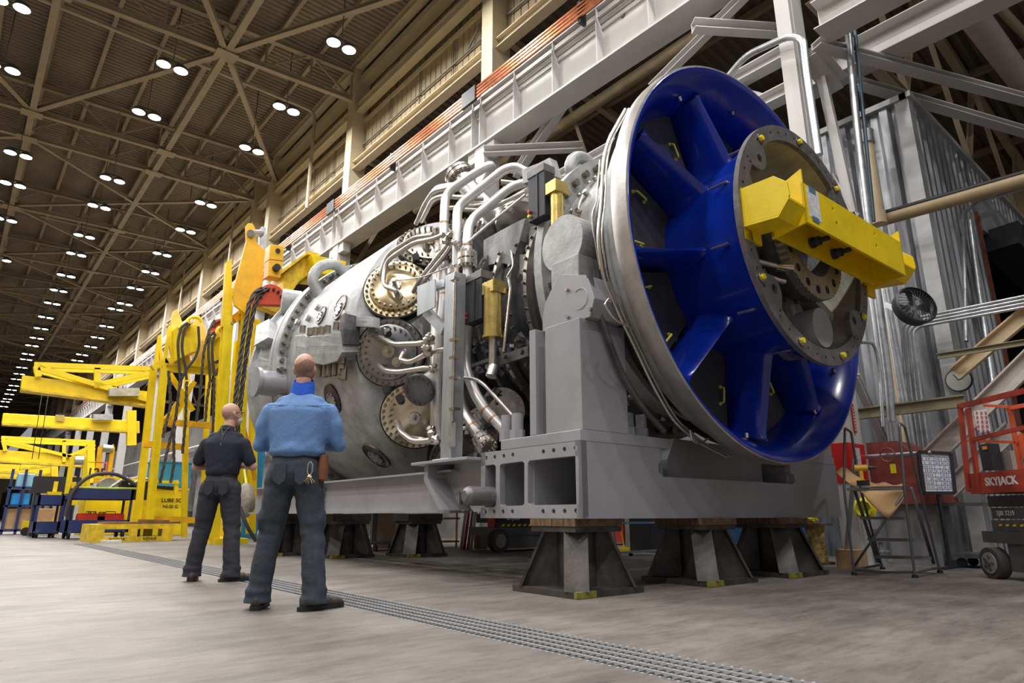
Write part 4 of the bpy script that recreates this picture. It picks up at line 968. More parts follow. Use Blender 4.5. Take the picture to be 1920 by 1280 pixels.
MB().tube([hp(1624,262,0,10.3),hp(1648,410,0,10.3)],.085,n=20).build('pipe',CRM,q); MB().tube([hp(1622,247,0,10.3),hp(1625,270,0,10.3)],.12,n=20).build('coupling',PIPE,q); MB().tube([hp(1646,398,0,10.3),hp(1649,420,0,10.3)],.11,n=20).build('flange',CRM,q)
cpipe('tan_pipe',[(1640,416,0,10.4),(1945,330,0,10.4)],.1,mat('tan_duct2',(.36,.27,.15),.45,var=.1),'long tan pipe crossing in front of the metal shed')
cpipe('tray_pipe',[(1655,400,0,10.35),(1945,317,0,10.35)],.04,DARK,'thin dark pipe lying along the long tan pipe')
cpipe('conduit',[(1812,640,1,2.6),(1806,400,1,2.6),(1830,380,1,2.6),(1925,352,1,2.6)],.03,PIPE,'grey conduit bending round the top of the shed doorway','conduit')
for k in range(4):
    cpipe('conduit',[(1742+k*9,1040,0,10.5),(1700+k*9,745,0,10.5),(1690+k*8,612+k*3,0,10.5),(1712+k*4,597+k*5,0,10.5),(1945,550+k*7,0,10.5)],.022,PIPE,['topmost','second','third','lowest'][k]+' of four conduits sweeping right across the shed doorway','conduit',.25)
for k in range(6):
    cpipe('conduit',[(1618+k*8,440+k*15,0,10.4),(1668+k*8,800,0,10.4),(1698+k*9,1045,0,10.4)],.03 if k%2 else .045,PIPE if k!=3 else CRM,['first','second','third','cream fourth','fifth','sixth'][k]+' of the upright pipes between column and shed, counted from the left','conduit')
cpipe('conduit',[(1615,642,1,3.2),(1640,642,1,3.2),(1650,700,1,3.2),(1656,800,1,3.2)],.02,PIPE,'thin conduit hook beside the blue inlet, right of the hub','conduit')
cpipe('conduit',[(1862,720,1,2.7),(1838,560,1,2.7),(1816,400,1,2.7)],.05,PIPE,'upright conduit up the jamb of the shed doorway','conduit')
wbeam(hp(1792,700,0,10.6),hp(1945,570,0,10.6),.1,.2,'cream diagonal brace across the dark shed doorway','brace',CRM,fn='chan')
wbeam(hp(1690,912,0,10.2),hp(1950,656,0,10.2),.1,.25,'long pale diagonal brace passing behind the red platform lift','brace',mat('pale_taupe_paint',(.5,.46,.42),.5),fn='chan')
wbeam(hp(1700,995,0,10.4),hp(1900,802,0,10.4),.1,.22,'lower pale diagonal brace behind the red platform lift','brace',MT['pale_taupe_paint'],fn='chan')
wbeam(hp(1757,668,0,10.3),hp(1945,638,0,10.3),.05,.08,'olive perforated channel across the shed doorway','channel',mat('olive_strut',(.28,.25,.16),.5,.3),t=.01,fn='chan')
wbeam(hp(1607,776,0,9.9),hp(1810,751,0,9.9),.1,.16,'olive track beam above the rolling steps','beam',MT['olive_strut'])
# fan
fp=hp(1712,576,0,9.9); fn_=V((-.55,-.75,.2)).normalized()
fan=thing('wall_fan','round black wall fan tilted on a bracket in front of the shed','fan',fp)
m=MB().lathe([(-.06,.27),(.08,.29),(.1,.27)],fp,fn_,32); m.build('cage_rim',BLKP,fan)
m=MB()
e1=fn_.cross(V((0,0,1))).normalized();e2=fn_.cross(e1)
for k in range(28): a=2*PI*k/28; d=e1*math.cos(a)+e2*math.sin(a); m.tube([fp+fn_*.12+d*.05,fp+fn_*.12+d*.2,fp+fn_*.06+d*.28],.004,n=4)
m.build('cage_wire',BLKP,fan)
for k in range(4): a=PI/2*k; d=e1*math.cos(a)+e2*math.sin(a); w_=d.cross(fn_); MB().add([fp+d*.04-w_*.02,fp+d*.25-w_*.08+fn_*.03,fp+d*.25+w_*.08-fn_*.03,fp+d*.04+w_*.02],[(0,1,2,3)]).build('blade',BLKP,fan)
MB().cyl(fp-fn_*.24,fp-fn_*.02,.09,n=20).build('motor',GPN,fan); MB().bar(fp-fn_*.15,hp(1660,570,0,10.2),.04,.08).build('bracket',PIPE,fan)
# clock
cp=hp(1797,712,0,10.9); ck=thing('wall_clock','small round pale clock hanging beside the shed doorway','clock',cp)
MB().cyl(cp,cp+V((.05,0,0)),.17,n=32).build('case',BLKP,ck); MB().cyl(cp-V((.004,0,0)),cp,.155,n=32).build('face',mat('clock_face',(.5,.5,.46),.5),ck); MB().bar(cp-V((.007,0,0)),cp+V((-.007,.05,.09)),.008,.008).build('hand',BLKP,ck); MB().bar(cp-V((.007,0,0)),cp+V((-.007,-.06,.02)),.008,.008).build('hand',BLKP,ck)
# band, signs on the red and white column
yc_=3.82-.115-.02
sg=hp(1600,784,1,yc_); s_=tag(MB().box(sg.x-.035,sg.x+.035,yc_-.012,yc_,sg.z-.2,sg.z+.2).build('red_sign',RED),'narrow upright red sign on the white column above the red band','sign')
for k in range(8): MB().box(sg.x-.02,sg.x+.02,yc_-.014,yc_-.012,sg.z-.17+.043*k,sg.z-.145+.043*k).build('sign_letter',WHITE,s_)
nt_=hp(1609,858,1,yc_); tag(MB().box(nt_.x-.06,nt_.x+.06,yc_-.01,yc_-.002,nt_.z-.13,nt_.z+.13).build('paper_notice',mat('paper_notice',(.62,.62,.6),.6,var=.2,scale=40)),'white paper notice taped to the red band of the column','notice')
wbeam(hp(1604,705,1,3.85),hp(1668,848,1,3.85),.1,.12,'white knee brace low on the right of the red and white column','brace',fn='chan')
# red cabinet, cardboard box, tall pole
rc=thing('red_cabinet','faded red steel cabinet with a sloping front behind the rolling steps','cabinet',(10.05,3.3,0))
RDF=mat('faded_red',(.22,.045,.035),.55,var=.2,scale=2)
MB().prof((9.75,0,0),(10.5,0,0),[(-3.75,.78),(-2.95,.78),(-2.98,1.2),(-3.35,1.62),(-3.75,1.62)]).build('body',RDF,rc); MB().box(9.85,10.4,3.05,3.65,0,.78).build('plinth',GPN,rc)
vp=hp(1665,853,0,9.5); vv=thing('valve','rusty valve handwheel with a yellow tag above the drill','valve',vp)
MB().lathe([(0,.09),(-.015,.1),(-.03,.09),(-.015,.08),(0,.09)],vp,(1,0,0),20).build('handwheel',mat('rust_wheel',(.25,.08,.05),.7,var=.2),vv)
MB().tube([vp+V((.05,.35,0)),vp+V((.05,-.5,0))],.03).cyl(vp,vp+V((.08,0,0)),.02).build('pipe',PIPE,vv); MB().box(vp.x-.02,vp.x-.016,vp.y-.08,vp.y-.01,vp.z-.24,vp.z-.12).build('yellow_tag',YB1,vv)
bx=hp(1592,1062,2,0); cb=thing('cardboard_box','brown cardboard box at the foot of the red and white column','box',(8.8,3.75,0))
CARD=mat('cardboard',(.42,.27,.15),.8,var=.12,scale=6)
MB().box(8.62,8.92,3.6,3.86,0.001,.22).build('carton',CARD,cb); MB().box(8.615,8.925,3.72,3.74,.219,.222).build('tape',mat('tape_tan',(.5,.36,.2),.3),cb)
tag(MB().tube([hp(1586,1040,0,8.75),hp(1604,860,0,8.75)],.03).build('steel_pole',GPN),'dark steel pole leaning against the white column','pole')
# yellow worn spool stand
sp=hp(1550,1058,2,0); ss=thing('cable_stand','chipped yellow drum stand with rusty end plates left of the cardboard box','stand',(sp.x,sp.y+.1,0))
CHIP=mat('chipped_yellow',(.62,.43,.12),.6,var=.3,scale=16,col2=(.09,.05,.02),hi=(.66,.50,.16)); RUST=mat('rust',(.2,.1,.05),.8,var=.3)
sx_,sy_=sp.x,sp.y+.1
MB().box(sx_-.15,sx_+.15,sy_-.15,sy_+.15,0,.03).build('foot',RUST,ss); MB().lathe([(.03,.12),(.25,.115),(.5,.13)],(sx_,sy_,0),(0,0,1),24).build('drum',CHIP,ss); MB().box(sx_-.17,sx_+.17,sy_-.17,sy_+.17,.5,.53).build('top_flange',RUST,ss)
tag(MB().tube([(sx_-.1+.2*math.sin(k*2.4)*.5,sy_+.1*math.cos(k*1.7),.55+.004*k) for k in range(16)],.012,n=6,bend=.05).build('yellow_rope',YB1),'tangle of yellow rope on top of the chipped drum stand','rope')
# blue tool cabinet
BLC=mat('blue_cabinet_paint',(.06,.2,.5),.4,var=.08)
bc=thing('blue_cabinet','blue drawer cabinet with metal handles beyond the right-hand pedestal','cabinet',(10.0,5.4,0))
a=hp(1392,1040,1,5.35); b_=hp(1535,1045,1,5.35)
MB().box(a.x,b_.x,5.35,5.95,.04,1.0).build('body',BLC,bc)
for k in range(4):
    d=MB().box(a.x+.03,a.x+(b_.x-a.x)*.6,5.33,5.35,.08+.22*k,.27+.22*k).build('drawer',BLC,bc); MB().box(a.x+.05,a.x+(b_.x-a.x)*.58,5.315,5.33,.22+.22*k,.245+.22*k).build('handle',PIPE,d)
tag(MB().box(b_.x-.35,b_.x-.05,5.335,5.345,.55,.75).build('paper_sheet',MT['paper_white']),'white paper sheet on the side of the blue drawer cabinet','paper')
tag(MB().box(*[hp(1378,1050,2,0).x,hp(1378,1050,2,0).x+.15,hp(1378,1050,2,0).y,hp(1378,1050,2,0).y+.1],0,.18).build('wooden_block',mat('pale_wood',(.5,.32,.16),.7)),'small upright wooden block beside the blue cabinet','block')
# ---- rolling steps ----
ST_=thing('rolling_steps','grey tubular rolling steps with handrails standing before the white column','step ladder',(8.1,2.9,0))
TUB=mat('grey_tube_paint',(.13,.14,.15),.4,.4,var=.1)
L1=hp(1602,1078,2,0);L2=hp(1716,1083,2,0);L3=hp(1763,1074,2,0);L4=hp(1655,1068,2,0)
zp=.93
T1=hp(1584,802,0,7.6);T2=hp(1686,792,0,7.8)
def tb(pts,r=.014,name='rail',b=.06): MB().tube(pts,r,n=8,bend=b).build(name,TUB,ST_)
back=V((.45,.12,0)); 
tb([L1,V((7.56,3.2,zp)),T1,T1+back,V((T1.x+.45,T1.y+.1,zp)),L4],name='handrail'); tb([L2,V((7.76,2.66,zp)),T2,T2+V((.45,.1,0)),L3],name='handrail')
tb([V((7.6,3.13,1.2)),V((7.8,2.6,1.2))]) if False else None
tb([L1+V((0,0,.06)),L2+V((0,0,.06))],name='base_tube'); tb([L2+V((0,0,.06)),L3+V((0,0,.06))],name='base_tube'); tb([L1+V((0,0,.06)),L4+V((0,0,.06))],name='base_tube')
tb([L1+V((0,0,.08)),V((7.78,2.66,zp-.04))],.013,'cross_brace')
for p in (L1,L2,L3,L4): MB().cyl(p,p+V((0,0,.03)),.03,n=14).build('rubber_foot',BLACK,ST_)
e=(V((7.78,2.66,0))-V((7.57,3.18,0)));
def tread(z,off,name='step'):
    o=V((7.57,3.18,z))+off; mm=MB(); d=V((.34 if name=='platform' else .16,.06,0)); vs=[o,o+e,o+e+d,o+d]; mm.add(vs+[v-V((0,0,.03)) for v in vs],[(0,1,2,3),(7,6,5,4),(0,4,5,1),(1,5,6,2),(2,6,7,3),(3,7,4,0)]); mm.build(name,TUB,ST_)
tread(zp,V((0,0,0)),'platform'); tread(.62,V((.4,.06,0))); tread(.38,V((.62,.1,0))); tread(.18,V((.82,.12,0)))
for o in (V((0,0,0)),e): tb([V((7.57,3.18,zp))+o+V((.34,.05,0)),V((7.57,3.18,.1))+o+V((.98,.15,0))],.012,'stringer'); tb([V((7.57,3.18,zp))+o+V((.30,.05,0)),V((7.57,3.18,.1))+o+V((.92,.15,0))],.008,'stringer')
# kraft paper
KR=mat('kraft_paper',(.58,.36,.16),.7,var=.08,scale=4)
m=MB(); n=14; vs=[]
for i in range(n+1):
    u=i/n
    for j in range(9):
        v=j/8; base=V((7.57,3.18,zp+.012))+e*(.02+.9*u)+V((.02+.3*v,.02,0))
        if u<.18: base+=V((0,.1*(.18-u)/.18,.17*((.18-u)/.18)**1.3))
        base+=V((0,0,.03*math.sin(u*9+v*3)**2*v+.06*v*(1-u)))
        vs.append(base)
f_=[(i*9+j,i*9+j+1,(i+1)*9+j+1,(i+1)*9+j) for i in range(n) for j in range(8)]
m.add(vs,f_,True)
vs=[];
for i in range(n+1):
    u=i/n; dp=.30*(1-abs(u-.55)*1.7) if u>.08 else .03
    for j in range(6):
        v=j/5; vs.append(V((7.57,3.18,zp-.035))+e*(.25+.72*u)+V((-.015-.05*math.sin(v*2.2)*math.sin(u*6),.0,-max(dp,.02)*v)))
m.add(vs,[(i*6+j,i*6+j+1,(i+1)*6+j+1,(i+1)*6+j) for i in range(n) for j in range(5)],True)
o=m.build('kraft_paper_sheet',KR); so=o.modifiers.new('s','SOLIDIFY'); so.thickness=.003; tag(o,'crumpled brown kraft paper lying on and hanging from the rolling steps','paper')
# drill
dp=V((7.62,3.02,zp+.02)); dd=thing('cordless_drill','yellow and black cordless drill standing on the kraft paper','drill',dp)
ed=e.normalized()
MB().cyl(dp+V((0,0,.19))-ed*.06,dp+V((0,0,.19))+ed*.07,.035,n=16).bar(dp+V((0,0,.17)),dp+V((0,0,.05)),.04,.035,up=ed).build('body',mat('drill_yellow',(.75,.42,.02),.4),dd)
MB().cyl(dp+V((0,0,.19))+ed*.07,dp+V((0,0,.19))+ed*.15,.028,.012,n=14).build('chuck',BLKP,dd); MB().box(dp.x-.035,dp.x+.035,dp.y-.06,dp.y+.05,dp.z+.0,dp.z+.055).build('battery',BLKP,dd)
# yellow safety cap/bag on the column
yp=hp(1622,953,0,9.0); tag(MB().lathe([(-.0,.0),(-.06,.1),(-.03,.14),(.0,.15)],yp,(1,0,0),8).build('safety_cap',YB1),'small crumpled yellow plastic cap hung on the white column','safety cap')
# flanged hydrant on the floor
hy=hp(1673,1062,2,0); h_=thing('flanged_fitting','grey flanged pipe fitting standing on the floor behind the rolling steps','fitting',(hy.x,hy.y+.1,0)); hx,hyy=hy.x,hy.y+.1
MB().cyl((hx,hyy,0),(hx,hyy,.02),.09).cyl((hx,hyy,.02),(hx,hyy,.18),.05).cyl((hx,hyy,.18),(hx,hyy,.2),.1).build('body',PIPE,h_); MB().box(hx-.06,hx+.06,hyy-.06,hyy+.06,.3,.46).cyl((hx,hyy,.2),(hx,hyy,.3),.03).build('head',GPN,h_)
# whiteboard on stand
wp=V((9.7,2.75,0)); wn=V((-.75,-.65,0)).normalized()
w1=atp(1722,847,wp,wn);w2=atp(1782,850,wp,wn);w3=atp(1790,924,wp,wn);w4=atp(1732,924,wp,wn)
wb=thing('whiteboard','black framed whiteboard with a handwritten grid on a floor stand','whiteboard',(w4+w3)/2*1.0+V((0,0,-((w4+w3)/2).z)))
WBM=mat('whiteboard_face',(.78,.8,.84),.25,var=0)
MB().add([w1,w2,w3,w4]+[p-wn*.02 for p in (w1,w2,w3,w4)],[(0,3,2,1),(4,5,6,7),(0,1,5,4),(1,2,6,5),(2,3,7,6),(3,0,4,7)]).build('board',WBM,wb)
m=MB()
for a,b_ in ((w1,w2),(w2,w3),(w3,w4),(w4,w1)): m.bar(a,b_,.04,.04,up=wn)
m.build('frame',BLKP,wb)
m=MB(); bl=mat('marker_blue',(.05,.08,.4),.5,var=0)
L_=lambda u,v:(w1*(1-u)+w2*u)*(1-v)+(w4*(1-u)+w3*u)*v+wn*.004
for v in (.1,.2,.3,.4,.5,.6,.7,.8,.9): m.bar(L_(.05,v),L_(.95,v),.0028,.003,up=wn)
for u in (.45,.62,.8): m.bar(L_(u,.08),L_(u,.95),.0028,.003,up=wn)
m.build('grid_lines',bl,wb)
rg=random.Random(5)
for r_ in range(8):
    m=MB()
    for u in (.08,.14,.2,.28,.34,.5,.56,.68,.73,.85,.9):
        v=.13+.1*r_; 
        if rg.random()<.75: m.bar(L_(u,v),L_(u+rg.uniform(.0,.04),v+rg.uniform(.03,.055)),.0022,.003,up=wn); m.bar(L_(u+.03,v+.01),L_(u+.0,v+.05),.0022,.003,up=wn)
    m.build('handwritten_line',BLKP,wb)
pm=(w3+w4)/2; MB().bar(pm-wn*.03,V((pm.x,pm.y,.02))-wn*.03,.03,.06,up=wn).box(pm.x-.3,pm.x+.3,pm.y-.02,pm.y+.04,0,.03).build('stand',BLKP,wb)
# ---- red scissor lift, right edge ----
SP=V((8.53,2.2,0)); ex=V((-.66,-.75,0)).normalized(); ey=V((.75,-.66,0)).normalized()
LR=mat('lift_red',(.42,.06,.035),.5,var=.25,scale=5); LO=mat('lift_orange',(.62,.10,.03),.45,var=.12); LG=mat('lift_grey',(.11,.11,.115),.45,.2,var=.15,scale=3)
SL=thing('scissor_lift','red scissor lift platform on a dark grey wheeled chassis at the right edge','scissor lift',SP)
def sl(px,py,off=0): return atp(px,py,SP+ey*off,ey)
def sbox(mb,px0,py0,px1,py1,o0,o1,ln=None):
    a=sl(px0,py0,o0);b=sl(px1,py1,o0); s0=(a-SP).dot(ex);s1=(b-SP).dot(ex) if ln is None else s0+ln; z0,z1=min(a.z,b.z),max(a.z,b.z)
    vs=[SP+ex*s+ey*o+V((0,0,z)) for z in (z0,z1) for o in (o0,o1) for s in (s0,s1)]; mb.add(vs,[(0,2,3,1),(4,5,7,6),(0,1,5,4),(2,6,7,3),(0,4,6,2),(1,3,7,5)]); return s0,s1,z0,z1
LN=2.2
sbox(MB_:=MB(),1840,995,1840,1016,-.02,.75,LN); MB_.build('chassis_rail',LG,SL)
sbox(MB_:=MB(),1888,1018,1888,1070,.0,.7,LN-.3); MB_.build('battery_box',LG,SL)
wc=sl(1863,1055,-.04); wc.z=.155
w_=MB().cyl(wc-ey*.04,wc+ey*.08,.155,n=36).build('wheel',mat('tyre_grey',(.06,.055,.05),.8),SL); MB().cyl(wc-ey*.05,wc-ey*.04,.105,n=30).build('rim',mat('rim_grey',(.3,.28,.25),.6,var=.2,scale=8),w_)
m=MB().cyl(wc-ey*.075,wc-ey*.05,.035,n=16)
for k in range(5): a=2*PI*k/5; q=wc+(ex*math.cos(a)+V((0,0,1))*math.sin(a))*.065; m.cyl(q-ey*.062,q-ey*.05,.013,n=8)
m.build('hub',LG,w_)
sbox(MB_:=MB(),1858,975,1858,995,.02,.7,LN-.1); MB_.build('scissor_base',LG,SL)
sbox(MB_:=MB(),1858,952,1858,972,.08,.3,LN-.1); MB_.build('scissor_arm',LG,SL); sbox(MB_:=MB(),1850,930,1850,950,.12,.3,LN-.1); MB_.build('scissor_arm',LG,SL)
s0=(sl(1870,985,-.0)-SP).dot(ex); z=sl(1870,986,0).z
for k in range(8): MB().add([SP+ex*(s0+.05*k*2+dx)+ey*.012+V((0,0,z+dz)) for dx,dz in ((0,0),(.045,0),(.058,.022),(.013,.022))],[(0,1,2,3)]).build('hazard_stripe',YEL,SL)
a=sl(1790,930,0); b_=sl(1790,873,0)
sbox(MB_:=MB(),1817,888,1817,925,0,.75,LN); MB_.build('platform_skirt',LR,SL); sbox(MB_:=MB(),1819,914,1819,926,-.02,.77,LN); MB_.build('platform_sill',LR,SL)
def rb(name,p0,p1,o=0,w=.035,m_=LR): MB().bar(sl(*p0,o),sl(*p1,o),w,.035,up=ey).build(name,m_,SL)
rb('guard_post',(1800,762),(1817,922),0,.05); rb('guard_post',(1815,765),(1836,922),0,.05); rb('top_rail',(1797,762),(1935,729),0,.055); rb('mid_rail',(1824,824),(1935,798),0,.04)
rb('mid_rail',(1814,826),(1910,829),.7,.03,LO); rb('top_rail',(1846,760),(1892,762),.6,.03,LO); rb('top_rail',(1888,766),(1935,757),.7,.045,LO); rb('guard_post',(1893,764),(1914,880),.7,.045,LO); rb('guard_post',(1914,812),(1921,860),.7,.035,LO)
sbox(MB_:=MB(),1826,771,1856,808,.35,.36); MB_.build('pictogram_board',mat('pictogram',(.75,.72,.7),.5,var=.0),SL)
m=MB()
for i in range(3):
    for j in range(5):
        p=sl(1831+i*8.5+j*.8,774+j*8.5-i*.0,.345); m.lathe([(0,.016),(.002,.02),(0,.02)],p,ey,14); m.bar(p-ex*.012-V((0,0,.012)),p+ex*.012+V((0,0,.012)),.004,.004,up=ey)
m.build('pictogram_mark',RED,SL)
sbox(MB_:=MB(),1834,834,1862,880,.3,.42); MB_.build('control_box',BLKP,SL); sbox(MB_:=MB(),1841,837,1849,842,.285,.3); MB_.build('orange_label',mat('orange_label',(.85,.3,.03),.5),SL)
sbox(MB_:=MB(),1864,848,1900,880,.45,.5); MB_.build('grey_case',mat('grey_case',(.32,.33,.31),.5),SL)
text('lettering','SKYJACK',sl(1876,902,-.003),ex,(0,0,1),.115,mat('white_lettering',(.75,.75,.73),.5),SL,bold=.03)
text('model_lettering','SJIII 3219',sl(1885,962,.075),ex,(0,0,1),.07,mat('white_lettering',(.7,.7,.7)),SL)
# trolley beside the lift
tr=hp(1790,1055,2,0); tt=thing('grey_trolley','low grey steel trolley frame on castors between whiteboard and scissor lift','trolley',(10.1,2.5,0))
MB().box(9.8,10.4,2.15,3.0,.12,.17).build('deck',LG,tt); MB().box(9.85,9.9,2.9,2.98,.17,.75).box(9.8,9.95,2.1,3.0,.75,.79).build('post_frame',LG,tt)
for x,y in ((9.85,2.25),(9.85,2.85),(10.3,2.25),(10.3,2.85)): MB().cyl((x-.02,y,.06),(x+.02,y,.06),.058,n=18).build('castor',BLACK,tt)
# small yellow line on the floor
structure('floor_line',MB().box(8.6,12,1.62,1.67,.001,.003),mat('floor_yellow_line',(.45,.38,.12),.6,var=.4,scale=8)).name='floor_line'
# ---- things seen beneath the machine ----
s2=thing('scissor_lift','black and grey scissor lift chassis seen under the machine left of the nearest pedestal','scissor lift',(8.2,9.0,0))
a=hp(925,1036,2,0); yy=a.y; b_=hp(1010,1036,1,yy)
x0,x1=a.x,b_.x+.55
MB().box(x0+.05,x1,yy,yy+.8,.28,.42).build('chassis_rail',LG,s2); MB().box(x0+.25,x1-.1,yy+.02,yy+.7,.06,.28).build('battery_box',LG,s2); MB().box(x0+.15,x1-.05,yy+.05,yy+.7,.5,.66).build('platform_skirt',BLKP,s2)
MB().box(x0+.1,x1,yy+.04,yy+.05,.43,.5).build('stripe_plate',BLKP,s2)
for k in range(7): MB().add([(x0+.2+k*.13,yy+.035,.44),(x0+.27+k*.13,yy+.035,.44),(x0+.3+k*.13,yy+.035,.48),(x0+.23+k*.13,yy+.035,.48)],[(0,1,2,3)]).build('hazard_stripe',YEL,s2)
w_=MB().cyl((x0+.12,yy-.06,.2),(x0+.12,yy+.06,.2),.2,n=32).build('wheel',MT['tyre_grey'],s2); MB().cyl((x0+.12,yy-.065,.2),(x0+.12,yy-.06,.2),.12,n=24).build('rim',MT['rim_grey'],w_)
text('lettering','SKYJACK',(x0+.5,yy+.045,.58),(1,0,0),(0,0,1),.08,MT['white_lettering'],s2,bold=.03)
MB().box(x0+.1,x0+.15,yy+.1,yy+.3,.42,.7).build('red_post',RED,s2)
def simple(name,mb,m_,lab,cat,grp=None): return tag(mb.build(name,m_),lab,cat,grp)
def boxat(px0,px1,py,dep,h,z0=0,y=None):
    a=hp(px0,py,2,0); yy=a.y if y is None else y; b_=hp(px1,py,1,yy); a=hp(px0,py,1,yy); return MB().box(a.x,b_.x,yy,yy+dep,z0,h)
rt=thing('red_tool_chest','bright red steel tool chest seen between the first two pedestals','tool chest',hp(1200,1022,2,0))
boxat(1170,1222,1022,.6,.9,.06).build('body',RED,rt)
a=hp(1170,1022,2,0); b_=hp(1222,1022,1,a.y)
for k in range(3): MB().box(a.x+.06,b_.x-.06,a.y-.01,a.y,.3+.2*k,.45+.2*k).build('drawer',RED,rt)
for x in (a.x+.1,b_.x-.1): MB().cyl((x,a.y+.1,.03),(x+.03,a.y+.1,.03),.03).build('castor',BLACK,rt)
simple('waste_bin',boxat(1224,1268,1036,.5,.75),BLKP,'black plastic bin between the red tool chest and the middle pedestal','bin')
c_=thing('parts_cart','light steel frame cart with low castors in front of the red tool chest','cart',hp(1200,1045,2,0))
a=hp(1146,1045,2,0); b_=hp(1250,1045,1,a.y)
MB().box(a.x,b_.x,a.y,a.y+.05,.05,.08).box(a.x+.1,a.x+.13,a.y,a.y+.04,.08,.75).box(a.x+.1,b_.x,a.y,a.y+.04,.5,.53).box(a.x+.1,b_.x,a.y,a.y+.04,.66,.69).build('frame',PIPE,c_)
for x in (a.x+.03,a.x+.5,b_.x-.05): MB().cyl((x-.015,a.y+.02,.03),(x+.015,a.y+.02,.03),.03).build('castor',BLACK,c_)
simple('step_ladder',MB().bar(hp(1150,1020,1,8.6),hp(1138,960,1,8.6),.06,.04).bar(hp(1128,1022,1,8.7),hp(1148,950,1,8.7),.05,.04),mat('orange_rail',(.8,.12,.03),.5),'orange step ladder leaning between the first two pedestals','ladder')
simple('yellow_sign',boxat(1122,1136,1018,.05,.5,.08,8.8),YEL,'small yellow floor sign right of the nearest pedestal','sign')
simple('yellow_broom',MB().tube([hp(1172,1032,1,8.0),hp(1156,962,1,8.0)],.015).box(hp(1172,1032,1,8.0).x-.15,hp(1172,1032,1,8.0).x+.1,7.95,8.05,.0,.06),YEL,'yellow handled broom leaning by the red tool chest','broom')
pw=mat('plywood',(.52,.36,.22),.7,var=.12,scale=4)
MBp=lambda px0,px1,pyb,z,y: (lambda a,b_:MB().box(a.x,b_.x,y,y+.03,0.01,z))(hp(px0,pyb,1,y),hp(px1,pyb,1,y))
y1_=hp(720,1035,2,0).y
simple('plywood_board',MBp(700,740,1030,.95,y1_+1.0),pw,'tan plywood board standing on edge behind the rail pedestals','board')
simple('wooden_crate',MBp(890,913,1030,.42,hp(900,1030,2,0).y),mat('pale_wood',(.5,.32,.16)),'small pale wooden crate beside the black scissor lift wheel','crate')
pc=thing('platform_cart','low grey platform cart with an upright post between the rail pedestals','cart',hp(720,1030,2,0))
a=hp(695,1034,2,0); b_=hp(742,1034,1,a.y)
MB().box(a.x,b_.x,a.y,a.y+.5,.12,.17).build('deck',LG,pc); MB().box(b_.x-.4,b_.x-.3,a.y+.2,a.y+.28,.17,1.2).build('post',LG,pc)
for x in (a.x+.1,b_.x-.1): MB().cyl((x-.02,a.y+.02,.06),(x+.02,a.y+.02,.06),.06).build('castor',BLACK,pc)
for k,(x,c_m,lab) in enumerate(((868,WHITE,'white'),(874,RED,'red'),(881,GPN,'grey'),(887,WHITE,'second white'))):
    simple('trim_length',MB().tube([hp(x-4,1030,1,10.6-k*.02),hp(x+8,940,1,10.7)],.03,n=8),c_m,f'{lab} length of trim leaning against the wall beyond the rail','length of trim')
simple('blue_crate',boxat(765,790,1018,.4,.25,.0,hp(780,1020,2,0).y),BLC,'small bright blue crate on the floor between the rail pedestals','crate')
simple('shelf_rack',(lambda y:MB().box(hp(832,1000,1,y).x,hp(862,1000,1,y).x,y,y+.4,.1,.14).box(hp(832,1000,1,y).x,hp(862,1000,1,y).x,y,y+.4,.55,.59).box(hp(856,1000,1,y).x,hp(858,1000,1,y).x,y,y+.04,0,1.2))(11.2),mat('pale_wood',(.5,.32,.16)),'pale wooden rack right of the second rail pedestal','rack')

tag(MB().tube([hp(1795,-10,2,11.2),hp(1965,220,2,11.2)],.27,n=24).build('roof_duct',mat('pale_duct',(.5,.42,.38),.5,var=.12)),'large pale round duct under the aisle roof in the top right corner','duct')
tag(MB().tube([hp(1850,-10,2,12.0),hp(1965,110,2,12.0)],.1,n=14).build('roof_pipe',TANP),'thinner tan pipe beside the large pale duct, top right corner','pipe')
# ================= LEFT: lifting gear stands, jib cranes, bins, carts =================
def poly(px,Y,t,m_,name,par=None,lab=None,cat=None,grp=None,ax=1,bev=0):
    P=[hp(x,y,ax,Y) for x,y in px]; dv=V((0,t,0)) if ax==1 else V((t,0,0)); N=len(P)
    tt=tessellate_polygon([[V((x,-y,0)) for x,y in px]]); mm=MB()
    mm.add(P+[p+dv for p in P],[tuple(f) for f in tt]+[tuple(i+N for i in reversed(f)) for f in tt]+[(i,(i+1)%N,N+(i+1)%N,N+i) for i in range(N)])
    o=mm.build(name,m_,par,bevel=bev)
    if lab: tag(o,lab,cat,grp)
    return o
def pbar(a,b,Y,w,h,m_,name,par,Y2=None,fn='bar',t=.02):
    p=hp(a[0],a[1],1,Y); q=hp(b[0],b[1],1,Y if Y2 is None else Y2); mm=MB()
    if fn=='bar': mm.bar(p,q,w,h,up=(0,1,0))
    else: getattr(mm,fn)(p,q,w,h,t,up=(0,1,0))
    return mm.build(name,m_,par)
ROPE=mat('wire_rope',(.09,.085,.08),.5,.5,var=.5,scale=40,stretch=(1,1,.3))
SLING=mat('sleeved_sling',(.045,.045,.045),.7,.1,var=.2)
